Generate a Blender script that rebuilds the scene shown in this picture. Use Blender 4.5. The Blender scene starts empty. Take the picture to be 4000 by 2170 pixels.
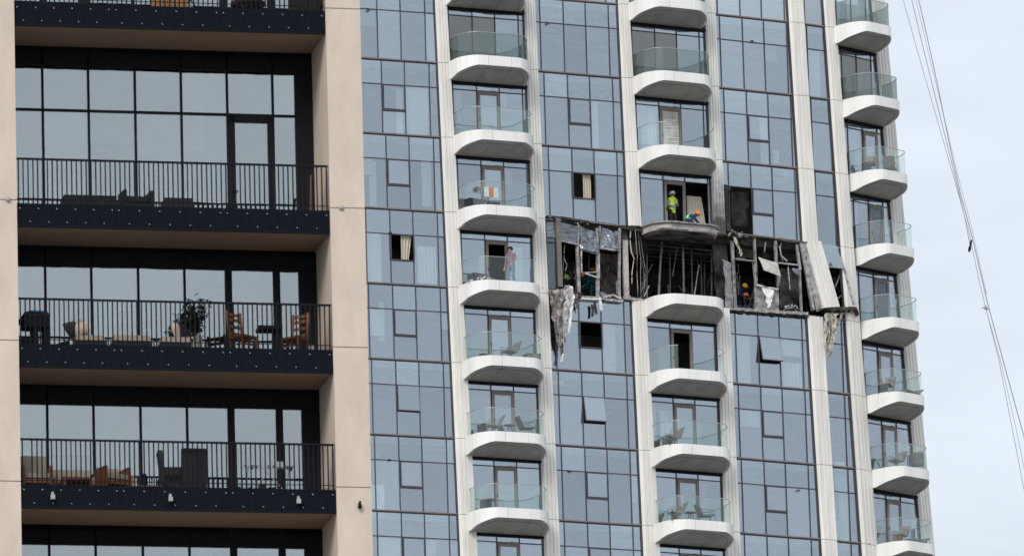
import bpy, bmesh, math, random
from mathutils import Vector, Matrix, noise
random.seed(7)
scene = bpy.context.scene
COL = scene.collection
R = math.radians

# ------------------------------------------------------------------ camera
PITCH, ROLL, FPX = R(13.8), R(1.6), 34000.0          # FPX: focal length in photo pixels (4000 wide)
EYE = Vector((0, 0, 1.6))
FW = Vector((0, math.cos(PITCH), math.sin(PITCH)))
_U = Vector((0, -math.sin(PITCH), math.cos(PITCH))); _R = Vector((1, 0, 0))
CX = math.cos(ROLL)*_R - math.sin(ROLL)*_U
CY = math.sin(ROLL)*_R + math.cos(ROLL)*_U
cam_d = bpy.data.cameras.new('camera'); cam = bpy.data.objects.new('camera', cam_d); COL.objects.link(cam)
cam_d.sensor_width = 36.0; cam_d.lens = 36.0*FPX/4000.0; cam_d.clip_start = 1.0; cam_d.clip_end = 9000
m3 = Matrix((CX, CY, -FW)).transposed()
cam.matrix_world = Matrix.Translation(EYE) @ m3.to_4x4()
scene.camera = cam
cam_d.dof.use_dof = True; cam_d.dof.focus_distance = 372.0; cam_d.dof.aperture_fstop = 6.3

# ------------------------------------------------------------------ sky, sun, exposure
SUN_EL, SUN_AZ = R(38), R(205)                         # behind the camera, a little to its left
world = bpy.data.worlds.new('World'); scene.world = world; world.use_nodes = True
nt = world.node_tree; nt.nodes.clear()
def wn(t): return nt.nodes.new(t)
out = wn('ShaderNodeOutputWorld'); mix = wn('ShaderNodeMixShader'); b1 = wn('ShaderNodeBackground'); b2 = wn('ShaderNodeBackground')
sky = wn('ShaderNodeTexSky'); sky.sky_type = 'NISHITA'; sky.sun_disc = False
sky.sun_elevation = SUN_EL; sky.sun_rotation = SUN_AZ; sky.dust_density = 4.0; sky.air_density = 1.0
b1.inputs['Strength'].default_value = 0.10
tc = wn('ShaderNodeTexCoord'); mp = wn('ShaderNodeMapping'); mp.inputs['Scale'].default_value = (1.2, 1.2, 5.0)
nz = wn('ShaderNodeTexNoise'); nz.inputs['Scale'].default_value = 2.2; nz.inputs['Detail'].default_value = 7; nz.inputs['Roughness'].default_value = 0.6
cr = wn('ShaderNodeValToRGB')                          # overcast layer: pale blue-white cloud, softly mottled
cr.color_ramp.elements[0].position = 0.30; cr.color_ramp.elements[0].color = (0.54, 0.585, 0.645, 1)
cr.color_ramp.elements[1].position = 0.70; cr.color_ramp.elements[1].color = (0.71, 0.765, 0.835, 1)
nt.links.new(tc.outputs['Generated'], mp.inputs['Vector']); nt.links.new(mp.outputs[0], nz.inputs['Vector'])
nz2 = wn('ShaderNodeTexNoise'); nz2.inputs['Scale'].default_value = 26.0; nz2.inputs['Detail'].default_value = 4; nt.links.new(mp.outputs[0], nz2.inputs['Vector'])
mm = wn('ShaderNodeMix'); mm.data_type = 'FLOAT'; mm.inputs[0].default_value = 0.35
nt.links.new(nz.outputs['Fac'], mm.inputs[2]); nt.links.new(nz2.outputs['Fac'], mm.inputs[3]); nt.links.new(mm.outputs[0], cr.inputs['Fac']); nt.links.new(cr.outputs['Color'], b2.inputs['Color'])
# an overcast dome is brighter overhead than near the horizon
sep = wn('ShaderNodeSeparateXYZ'); nt.links.new(tc.outputs['Generated'], sep.inputs[0])
el = wn('ShaderNodeMapRange'); el.inputs['From Min'].default_value = 0.0; el.inputs['From Max'].default_value = 1.0
el.inputs['To Min'].default_value = 0.87; el.inputs['To Max'].default_value = 1.45
nt.links.new(sep.outputs['Z'], el.inputs['Value']); nt.links.new(el.outputs[0], b2.inputs['Strength'])
nt.links.new(sky.outputs['Color'], b1.inputs['Color']); mix.inputs[0].default_value = 0.9
nt.links.new(b1.outputs[0], mix.inputs[1]); nt.links.new(b2.outputs[0], mix.inputs[2]); nt.links.new(mix.outputs[0], out.inputs['Surface'])
sl = bpy.data.lights.new('sun', 'SUN'); sl.energy = 1.5; sl.angle = R(25); sl.color = (1.0, 0.96, 0.9)
so = bpy.data.objects.new('sun', sl); COL.objects.link(so)
sd = Vector((math.sin(SUN_AZ)*math.cos(SUN_EL), math.cos(SUN_AZ)*math.cos(SUN_EL), math.sin(SUN_EL)))
so.rotation_euler = sd.to_track_quat('Z', 'Y').to_euler(); so.location = (0, -50, 150)
scene.view_settings.view_transform = 'Standard'; scene.view_settings.look = 'None'
scene.view_settings.exposure = 0.46; scene.view_settings.gamma = 1.0
scene.render.engine = 'CYCLES'
scene.cycles.max_bounces = 10; scene.cycles.transparent_max_bounces = 24

# ------------------------------------------------------------------ materials
MATS = {}
def _mat(name):
    m = bpy.data.materials.new(name); m.use_nodes = True; MATS[name] = m
    return m, m.node_tree, m.node_tree.nodes['Principled BSDF']
def plain(name, col, rough=0.6, metal=0.0, var=0.12, scale=6.0, bump=0.0, stretch=(1, 1, 1), spec=0.4, rnd=0.0, fine=0.0):
    """base colour broken up by noise in object space, optional bump and a small per-object shade change"""
    m, t, p = _mat(name); n = t.nodes; L = t.links
    p.inputs['Roughness'].default_value = rough; p.inputs['Metallic'].default_value = metal
    p.inputs['Specular IOR Level'].default_value = spec
    geo = n.new('ShaderNodeNewGeometry'); mp = n.new('ShaderNodeMapping'); mp.inputs['Scale'].default_value = stretch
    nz = n.new('ShaderNodeTexNoise'); nz.inputs['Scale'].default_value = scale; nz.inputs['Detail'].default_value = 6; nz.inputs['Roughness'].default_value = 0.65
    L.new(geo.outputs['Position'], mp.inputs['Vector']); L.new(mp.outputs[0], nz.inputs['Vector'])
    r = n.new('ShaderNodeValToRGB'); a = 1-var*1.4; b = 1+var*0.8
    r.color_ramp.elements[0].position = 0.32; r.color_ramp.elements[0].color = tuple(c*a for c in col)+(1,)
    r.color_ramp.elements[1].position = 0.68; r.color_ramp.elements[1].color = tuple(min(1, c*b) for c in col)+(1,)
    L.new(nz.outputs['Fac'], r.inputs['Fac']); src = r.outputs['Color']
    if fine > 0:
        n2 = n.new('ShaderNodeTexNoise'); n2.inputs['Scale'].default_value = 45; n2.inputs['Detail'].default_value = 3
        L.new(geo.outputs['Position'], n2.inputs['Vector'])
        mr = n.new('ShaderNodeMapRange'); mr.inputs['From Min'].default_value = .3; mr.inputs['From Max'].default_value = .7
        mr.inputs['To Min'].default_value = 1-fine; mr.inputs['To Max'].default_value = 1+fine
        L.new(n2.outputs['Fac'], mr.inputs['Value'])
        hs2 = n.new('ShaderNodeHueSaturation'); L.new(src, hs2.inputs['Color']); L.new(mr.outputs[0], hs2.inputs['Value']); src = hs2.outputs[0]
    if rnd > 0:
        oi = n.new('ShaderNodeObjectInfo'); mr = n.new('ShaderNodeMapRange')
        mr.inputs['To Min'].default_value = 1-rnd; mr.inputs['To Max'].default_value = 1+rnd
        hs = n.new('ShaderNodeHueSaturation'); L.new(oi.outputs['Random'], mr.inputs['Value'])
        L.new(mr.outputs[0], hs.inputs['Value']); L.new(src, hs.inputs['Color']); src = hs.outputs[0]
    L.new(src, p.inputs['Base Color'])
    if bump > 0:
        bn = n.new('ShaderNodeBump'); bn.inputs['Strength'].default_value = bump; bn.inputs['Distance'].default_value = 0.02
        L.new(nz.outputs['Fac'], bn.inputs['Height']); L.new(bn.outputs[0], p.inputs['Normal'])
    return m
def coated_glass(name, refl, trans, rnd=0.08, wob=0.010, wscale=0.9, stretch=(1, 1, 2.6), rough=0.0):
    """coated facade glass: part mirror, part tinted see-through; a slow waviness bends the mirror image"""
    m, t, p = _mat(name); n = t.nodes; L = t.links; n.remove(p)
    out = n['Material Output']
    gl = n.new('ShaderNodeBsdfGlossy'); gl.inputs['Roughness'].default_value = rough
    tr = n.new('ShaderNodeBsdfTransparent'); tr.inputs['Color'].default_value = trans+(1,)
    ad = n.new('ShaderNodeAddShader')
    oi = n.new('ShaderNodeObjectInfo'); mr = n.new('ShaderNodeMapRange'); mr.inputs['To Min'].default_value = 1-rnd; mr.inputs['To Max'].default_value = 1+rnd
    hs = n.new('ShaderNodeHueSaturation'); hs.inputs['Color'].default_value = refl+(1,)
    L.new(oi.outputs['Random'], mr.inputs['Value']); L.new(mr.outputs[0], hs.inputs['Value']); L.new(hs.outputs[0], gl.inputs['Color'])
    geo = n.new('ShaderNodeNewGeometry'); mp = n.new('ShaderNodeMapping'); mp.inputs['Scale'].default_value = stretch
    nz = n.new('ShaderNodeTexNoise'); nz.inputs['Scale'].default_value = wscale; nz.inputs['Detail'].default_value = 2.5
    L.new(geo.outputs['Position'], mp.inputs['Vector']); L.new(mp.outputs[0], nz.inputs['Vector'])
    bn = n.new('ShaderNodeBump'); bn.inputs['Strength'].default_value = 1.0; bn.inputs['Distance'].default_value = wob
    L.new(nz.outputs['Fac'], bn.inputs['Height']); L.new(bn.outputs[0], gl.inputs['Normal'])
    L.new(gl.outputs[0], ad.inputs[0]); L.new(tr.outputs[0], ad.inputs[1]); L.new(ad.outputs[0], out.inputs['Surface'])
    return m

coated_glass('tower_glass', (0.270, 0.293, 0.315), (0.53, 0.575, 0.585), rnd=0.11, wob=0.004)
coated_glass('vision_glass', (0.260, 0.279, 0.302), (0.55, 0.59, 0.60), rnd=0.13, wob=0.004)
coated_glass('near_glass', (0.295, 0.31, 0.312), (0.40, 0.43, 0.43), rnd=0.04, wob=0.0012)
coated_glass('rail_glass', (0.05, 0.053, 0.052), (0.885, 0.915, 0.905), rnd=0.25, wob=0.002)
coated_glass('rail_glass_frosted', (0.06, 0.065, 0.062), (0.70, 0.735, 0.72), rnd=0.2, wob=0.002, rough=0.1)
coated_glass('grey_glass', (0.17, 0.168, 0.162), (0.36, 0.38, 0.38), rnd=0.05, wob=0.004)  # dull grey tint stands in for a grey shape mirrored in the panes
coated_glass('dark_window_glass', (0.10, 0.11, 0.125), (0.42, 0.46, 0.48), rnd=0.1, wob=0.02)
coated_glass('dusty_glass', (0.21, 0.225, 0.24), (0.22, 0.24, 0.25), rnd=0.15, wob=0.05, wscale=3.0, rough=0.3)
plain('spandrel_back', (0.06, 0.07, 0.08), 0.7)
plain('mullion_metal', (0.078, 0.066, 0.080), 0.45, 0.3, spec=0.4)
plain('black_metal', (0.008, 0.009, 0.013), 0.6, 0.0, spec=0.12)
plain('ledge_metal', (0.20, 0.170, 0.155), 0.55, 0.2, var=0.15, scale=3)
plain('column_panel', (0.75, 0.725, 0.68), 0.55, var=0.10, scale=1.3, stretch=(2.2, 2.2, 0.25), rnd=0.03, fine=0.04, bump=0.05)
def sooty(name):
    # white cladding with soot licking up from the burnt floor edge (stain with its own shape, follows height and noise)
    m = plain(name, (0.78, 0.755, 0.715), 0.6, var=0.10, scale=1.3, stretch=(2.2, 2.2, 0.25), fine=0.04)
    t = m.node_tree; n = t.nodes; L = t.links; p = n['Principled BSDF']; src = p.inputs['Base Color'].links[0].from_socket
    geo = n.new('ShaderNodeNewGeometry'); sx = n.new('ShaderNodeSeparateXYZ'); L.new(geo.outputs['Position'], sx.inputs[0])
    nz = n.new('ShaderNodeTexNoise'); nz.inputs['Scale'].default_value = 2.2; nz.inputs['Detail'].default_value = 6; nz.inputs['Roughness'].default_value = .7
    L.new(geo.outputs['Position'], nz.inputs['Vector'])
    mr = n.new('ShaderNodeMapRange'); mr.inputs['From Min'].default_value = 92.2; mr.inputs['From Max'].default_value = 95.6; mr.inputs['To Min'].default_value = 1.1; mr.inputs['To Max'].default_value = 0.0
    L.new(sx.outputs['Z'], mr.inputs['Value'])
    ad = n.new('ShaderNodeMath'); ad.operation = 'ADD'; L.new(mr.outputs[0], ad.inputs[0]); L.new(nz.outputs['Fac'], ad.inputs[1])
    r2 = n.new('ShaderNodeMapRange'); r2.inputs['From Min'].default_value = .70; r2.inputs['From Max'].default_value = 1.35; L.new(ad.outputs[0], r2.inputs['Value'])
    mx = n.new('ShaderNodeMix'); mx.data_type = 'RGBA'; L.new(r2.outputs[0], mx.inputs[0]); L.new(src, mx.inputs[6]); mx.inputs[7].default_value = (.085, .078, .072, 1)
    L.new(mx.outputs[2], p.inputs['Base Color']); return m
sooty('sooty_column')
plain('joint_rust', (0.28, 0.22, 0.17), 0.8, var=0.3, scale=9)
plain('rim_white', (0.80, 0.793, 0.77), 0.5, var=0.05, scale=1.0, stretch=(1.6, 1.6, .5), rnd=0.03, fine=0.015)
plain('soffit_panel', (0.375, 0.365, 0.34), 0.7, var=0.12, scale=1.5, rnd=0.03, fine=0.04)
plain('grout_dark', (0.10, 0.095, 0.09), 0.9)
plain('door_frame', (0.21, 0.185, 0.165), 0.5, 0.1, var=0.08)
plain('room_wall', (0.33, 0.32, 0.30), 0.9, var=0.05)
plain('room_floor', (0.22, 0.20, 0.18), 0.9, var=0.1)
plain('concrete', (0.36, 0.345, 0.33), 0.9, var=0.2, scale=2.2, bump=0.3, fine=0.1)
plain('burnt', (0.048, 0.043, 0.041), 0.95, var=0.7, scale=2.5, bump=0.5, fine=0.2)
plain('burnt_wall', (0.095, 0.086, 0.081), 0.95, var=0.7, scale=1.2, bump=0.4, fine=0.2)
plain('steel_stud', (0.30, 0.29, 0.28), 0.55, 0.4, var=0.45, scale=3.0, stretch=(1, 1, .6))
plain('bent_metal', (0.36, 0.345, 0.345), 0.5, 0.2, var=0.45, scale=5.0, bump=0.4)
plain('torn_foil', (0.50, 0.48, 0.47), 0.5, 0.15, var=0.55, scale=4.0, bump=0.6)
plain('membrane', (0.31, 0.285, 0.27), 0.7, var=0.6, scale=4.0, bump=0.6, fine=0.15)
plain('pale_board', (0.52, 0.52, 0.48), 0.75, var=0.25, scale=3.0)
plain('insulation', (0.50, 0.465, 0.39), 0.95, var=0.45, scale=5.0, bump=0.8, fine=0.2)
plain('scorched_panel', (0.47, 0.425, 0.405), 0.8, var=0.3, scale=1.8)
plain('pillar_stone', (0.605, 0.515, 0.43), 0.85, var=0.075, scale=1.2, bump=0.05, fine=0.05, stretch=(1.5, 1.5, .6))
plain('soffit_taupe', (0.275, 0.20, 0.148), 0.9, var=0.07, scale=1.5, fine=0.03)
plain('fascia_metal', (0.0065, 0.0080, 0.0135), 0.7, 0.0, var=0.25, scale=5, stretch=(6, 6, .5), spec=0.06)
plain('bolt_bright', (0.5, 0.52, 0.54), 0.3, 0.8)
plain('curtain_cloth', (0.74, 0.76, 0.73), 0.9, var=0.05)
plain('blind_fabric', (0.50, 0.50, 0.485), 0.9, var=0.08, scale=2, rnd=0.35)
plain('cream_cloth', (0.50, 0.45, 0.37), 0.9, var=0.1, scale=4)
plain('ground_paving', (0.20, 0.19, 0.18), 0.95, var=0.3, scale=0.02)
plain('dark_fabric', (0.022, 0.023, 0.030), 0.9, var=0.3)
plain('chair_mesh_grey', (0.17, 0.155, 0.15), 0.8, var=0.1)
plain('brown_wood', (0.17, 0.062, 0.025), 0.55, var=0.25, scale=3, stretch=(4, 4, .7))
plain('tan_wood', (0.42, 0.225, 0.09), 0.6, var=0.2, scale=3, stretch=(6, 6, .6))
plain('cushion_cream', (0.50, 0.40, 0.33), 0.95, var=0.1)
plain('cushion_sand', (0.27, 0.24, 0.19), 0.95, var=0.1)
plain('wicker_dark', (0.030, 0.026, 0.028), 0.8, var=0.5, scale=18, bump=0.5, stretch=(1, 1, 3))
plain('leaf_dark', (0.035, 0.055, 0.032), 0.6, var=0.5, rnd=0.2)
plain('bark', (0.12, 0.085, 0.06), 0.9, var=0.3)
plain('pot_clay', (0.30, 0.255, 0.22), 0.8)
plain('blue_tarp', (0.02, 0.10, 0.20), 0.6)
plain('lamp_white', (0.36, 0.36, 0.345), 0.4)
plain('steel_rope', (0.26, 0.27, 0.30), 0.5, 0.5)
plain('towel_white', (0.78, 0.78, 0.76), 0.95, var=0.05)
plain('towel_orange', (0.75, 0.22, 0.04), 0.95, var=0.15)
plain('chrome_rack', (0.40, 0.41, 0.42), 0.35, 0.6)
plain('skin_tone', (0.22, 0.12, 0.08), 0.6)
plain('skin_pale', (0.42, 0.27, 0.20), 0.6)
plain('hivis_yellow', (0.52, 0.80, 0.03), 0.6, var=0.1)
plain('hivis_orange', (0.85, 0.20, 0.02), 0.6)
plain('reflective_silver', (0.62, 0.64, 0.62), 0.4, 0.2)
plain('helmet_white', (0.78, 0.77, 0.80), 0.35)
plain('helmet_orange', (0.80, 0.22, 0.03), 0.4)
plain('helmet_yellow', (0.82, 0.50, 0.03), 0.4)
plain('shirt_grey', (0.42, 0.40, 0.42), 0.9)
plain('trouser_black', (0.018, 0.018, 0.022), 0.9)
plain('work_blue', (0.018, 0.028, 0.13), 0.85)
plain('work_teal', (0.015, 0.08, 0.085), 0.85)
plain('vest_green', (0.08, 0.50, 0.12), 0.8)
plain('shirt_purple', (0.25, 0.16, 0.225), 0.9)
plain('jeans_blue', (0.16, 0.24, 0.36), 0.9)
plain('hair_dark', (0.02, 0.017, 0.015), 0.7)

# ------------------------------------------------------------------ helpers
WM = {}                                              # world matrix of every object we place
def tag(o, label=None, cat=None, group=None, kind=None):
    if label: o['label'] = label
    if cat: o['category'] = cat
    if group: o['group'] = group
    if kind: o['kind'] = kind
    return o
def place(o, parent=None, W=None):
    W = W or Matrix.Identity(4)
    COL.objects.link(o); WM[o] = W
    if parent: o.parent = parent; o.matrix_basis = WM[parent].inverted() @ W
    else: o.matrix_basis = W
    return o
def empty(name, loc, rz=0):
    o = bpy.data.objects.new(name, None); o.empty_display_size = 0.3
    return place(o, None, Matrix.Translation(loc) @ Matrix.Rotation(rz, 4, 'Z'))
def mesh_of(name, verts, faces, mats, mi=None, smooth=False):
    me = bpy.data.meshes.new(name); me.from_pydata([tuple(v) for v in verts], [], faces); me.validate(); me.update()
    for m in ([mats] if isinstance(mats, str) else mats): me.materials.append(MATS[m])
    if mi:
        for p, i in zip(me.polygons, mi): p.material_index = i
    if smooth:
        for p in me.polygons: p.use_smooth = True
    return me
def obj(name, verts, faces, mat, parent=None, W=None, mi=None, smooth=False):
    """verts are in world space when W is None and the parent sits anywhere"""
    return place(bpy.data.objects.new(name, mesh_of(name, verts, faces, mat, mi, smooth)), parent, W)
CUBE_V = [(-.5, -.5, -.5), (.5, -.5, -.5), (.5, .5, -.5), (-.5, .5, -.5), (-.5, -.5, .5), (.5, -.5, .5), (.5, .5, .5), (-.5, .5, .5)]
CUBE_F = [(0, 3, 2, 1), (4, 5, 6, 7), (0, 1, 5, 4), (1, 2, 6, 5), (2, 3, 7, 6), (3, 0, 4, 7)]
_cubes = {}
def cube(mat):
    if mat not in _cubes: _cubes[mat] = mesh_of('box_'+mat, CUBE_V, CUBE_F, mat)
    return _cubes[mat]
def box(name, c, size, rz, mat, parent=None, tilt=None):
    W = Matrix.Translation(c) @ Matrix.Rotation(rz, 4, 'Z')
    if tilt: W = W @ tilt
    W = W @ Matrix.Diagonal((size[0], size[1], size[2], 1))
    return place(bpy.data.objects.new(name, cube(mat)), parent, W)
def bar(name, p0, p1, w, d, side, mat, parent=None):
    """box from p0 to p1; w across along 'side', d the other way"""
    p0 = Vector(p0); p1 = Vector(p1); z = (p1-p0); L = z.length; z.normalize()
    x = Vector(side); x = (x - z*x.dot(z)).normalized(); y = z.cross(x)
    M = Matrix((x, y, z)).transposed().to_4x4()
    W = Matrix.Translation((p0+p1)/2) @ M @ Matrix.Diagonal((w, d, L, 1))
    return place(bpy.data.objects.new(name, cube(mat)), parent, W)
class MB:
    """collects boxes, bars and tubes into one mesh (one part)"""
    def __init__(s): s.v = []; s.f = []; s.m = []
    def add(s, V, F, mi=0):
        b = len(s.v); s.v += [Vector(v) for v in V]; s.f += [tuple(b+i for i in f) for f in F]; s.m += [mi]*len(F); return s
    def box(s, c, size, rz=0, mi=0, M=None):
        T = Matrix.Translation(c) @ Matrix.Rotation(rz, 4, 'Z')
        if M: T = T @ M
        T = T @ Matrix.Diagonal((*size, 1))
        return s.add([T @ Vector(v) for v in CUBE_V], CUBE_F, mi)
    def bar(s, p0, p1, w, d=None, side=(1, 0, 0), mi=0):
        d = d or w; p0 = Vector(p0); p1 = Vector(p1); z = p1-p0; L = z.length
        if L < 1e-6: return s
        z.normalize(); x = Vector(side)
        if abs(x.dot(z)) > .95: x = Vector((0, 1, 0))
        x = (x-z*x.dot(z)).normalized(); y = z.cross(x)
        T = Matrix.Translation((p0+p1)/2) @ Matrix((x, y, z)).transposed().to_4x4() @ Matrix.Diagonal((w, d, L, 1))
        return s.add([T @ Vector(v) for v in CUBE_V], CUBE_F, mi)
    def tube(s, pts, r, n=6, mi=0, taper=1.0):
        pts = [Vector(p) for p in pts]; V = []; F = []; K = len(pts)
        for i, p in enumerate(pts):
            d = (pts[min(i+1, K-1)]-pts[max(i-1, 0)]).normalized()
            x = d.cross(Vector((0, 0, 1)));  x = x if x.length > .05 else d.cross(Vector((1, 0, 0))); x.normalize(); y = d.cross(x)
            rr = r*(1+(taper-1)*i/max(1, K-1))
            for k in range(n):
                a = 2*math.pi*k/n; V.append(p+x*math.cos(a)*rr+y*math.sin(a)*rr)
        for i in range(K-1):
            for k in range(n):
                F.append((i*n+k, i*n+(k+1) % n, (i+1)*n+(k+1) % n, (i+1)*n+k))
        F.append(tuple(range(n))[::-1]); F.append(tuple((K-1)*n+k for k in range(n)))
        return s.add(V, F, mi)
    def lathe(s, c, prof, n=14, mi=0):
        V = []; F = []; c = Vector(c)
        for r, z in prof:
            for k in range(n):
                a = 2*math.pi*k/n; V.append(c+Vector((r*math.cos(a), r*math.sin(a), z)))
        K = len(prof)
        for i in range(K-1):
            for k in range(n): F.append((i*n+k, i*n+(k+1) % n, (i+1)*n+(k+1) % n, (i+1)*n+k))
        F.append(tuple(range(n))[::-1]); F.append(tuple((K-1)*n+k for k in range(n)))
        return s.add(V, F, mi)
    def build(s, name, mat, parent=None, W=None, smooth=False):
        mi = s.m if any(s.m) else None
        return obj(name, s.v, s.f, mat, parent, W if W else (WM[parent] if parent else None), mi, smooth)
def part(name, mb, mat, root, smooth=False):
    """MB in the root's own local coordinates"""
    return mb.build(name, mat, root, WM[root], smooth)

# ------------------------------------------------------------------ photograph geometry (where the real surfaces stand)
def ray(u, v): return FW + CX*((u-2000)/FPX) - CY*((v-1085)/FPX)
def proj(P):
    d = Vector(P)-EYE; z = d.dot(FW)
    return 2000+FPX*d.dot(CX)/z, 1085-FPX*d.dot(CY)/z
# plan of the far tower's curtain wall: a faceted, slightly curved line (x -> y)
BX = [-60.0, -2.75, 1.05, 5.10, 8.85, 12.70, 14.10, 19.5, 60.0]
AN = [R(a) for a in (20.3, 22.0, 23.2, 25.8, 26.8, 31.0, 42.0, 58.0)]
_y = {2: 359.91-0.23*math.tan(AN[2])}
for i in range(2, 7): _y[i+1] = _y[i]+(BX[i+1]-BX[i])*math.tan(AN[i])
for i in (1, 0): _y[i] = _y[i+1]-(BX[i+1]-BX[i])*math.tan(AN[i])
def facet(x):
    for i in range(8):
        if x <= BX[i+1]: return i
    return 7
def YW(x):
    i = facet(x); return _y[i]+(x-BX[i])*math.tan(AN[i])
def TN(i): a = AN[i]; return Vector((math.cos(a), math.sin(a), 0)), Vector((math.sin(a), -math.cos(a), 0))
def wall(x, z, off=0.0, i=None):
    i = facet(x) if i is None else i
    y = _y[i]+(x-BX[i])*math.tan(AN[i])
    return Vector((x, y, z)) + TN(i)[1]*off
def W(u, v, off=0.0, i=None):
    """point of the wall plane (shifted outward by off) that photo pixel (u, v) looks at"""
    d = ray(u, v); t = 340.0
    for _ in range(80):
        P = EYE+d*t; k = facet(P.x) if i is None else i
        n = TN(k)[1]; q = Vector((BX[k], _y[k], 0))+n*off
        if k == 0: q = Vector((BX[1], _y[1], 0))+n*off
        tn = n.dot(q-EYE)/n.dot(d)
        if abs(tn-t) < 1e-5: break
        t = tn if i is not None else t+(tn-t)*0.7
    return EYE+d*t
H = 3.274
def ZF(k): return 99.07-(k-1)*H                       # floor line k (1 = upper line seen at the left)
def x_at(u, z):
    lo, hi = -20.0, 30.0
    for _ in range(50):
        m = (lo+hi)/2
        if proj(wall(m, z))[0] < u: lo = m
        else: hi = m
    return (lo+hi)/2
SHIFT = {-1: -.30, 0: -.19, 1: -.095, 2: 0.0, 3: .09, 4: .155, 5: .19, 6: .23, 7: .265, 8: .29, 9: .31}
def gx(u1, s, d=68.0):                                # grid line seen at u1 on storey 2, moved d px by storey 7
    a = x_at(u1, ZF(1)); b = x_at(u1+d, ZF(6))
    return a+(b-a)*SHIFT[s]/0.265
def cx(u1, u6, k):                                    # column edge at floor line k
    a = x_at(u1, ZF(1)); b = x_at(u6, ZF(6)); return a+(b-a)*(k-1)/5.0

# ================================================================== GROUND
g = 4000
tag(obj('ground', [(-g, -g, 0), (g, -g, 0), (g, g, 0), (-g, g, 0)], [(0, 1, 2, 3)], 'ground_paving'), kind='structure')

# ================================================================== NEAR TOWER (left)
LA = R(12.0); LT = Vector((math.cos(LA), math.sin(LA), 0)); LN = Vector((math.sin(LA), -math.cos(LA), 0))
_d = ray(1290, 1100); LP = EYE+_d*(206/_d.y); LP.z = 0
def L3(u, v, z): return LP+LT*u+LN*v+Vector((0, 0, z))
near = empty('near_tower', (LP.x, LP.y, 0), LA)
tag(near, 'beige stone apartment tower at the left with black balcony railings and fascias', 'building')
FB = [58.48, 53.43, 49.94, 46.46, 42.97]              # undersides of the balcony edges
DECK = [z+0.58 for z in FB]                           # deck levels
# stone pillars in storey-high blocks with recessed joints
for (u0, u1) in ((0.02, 0.88), (-9.3, -7.70)):
    uc, w = (u0+u1)/2, u1-u0
    core = box('pillar', L3(uc, -1.0, 52.0), (w-.05, 2.1, 26), LA, 'joint_rust', near)
    zz = [39.2, 43.61, 47.10, 50.58, 54.07, 59.12, 64.2]
    for a, b in zip(zz, zz[1:]):
        mb = MB(); mb.box((0, 0, 0), (w, 2.2, b-a-.022))
        o = mb.build('stone_block', 'pillar_stone', near, Matrix.Translation(L3(uc, -1.0, (a+b)/2)) @ Matrix.Rotation(LA, 4, 'Z'))
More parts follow.
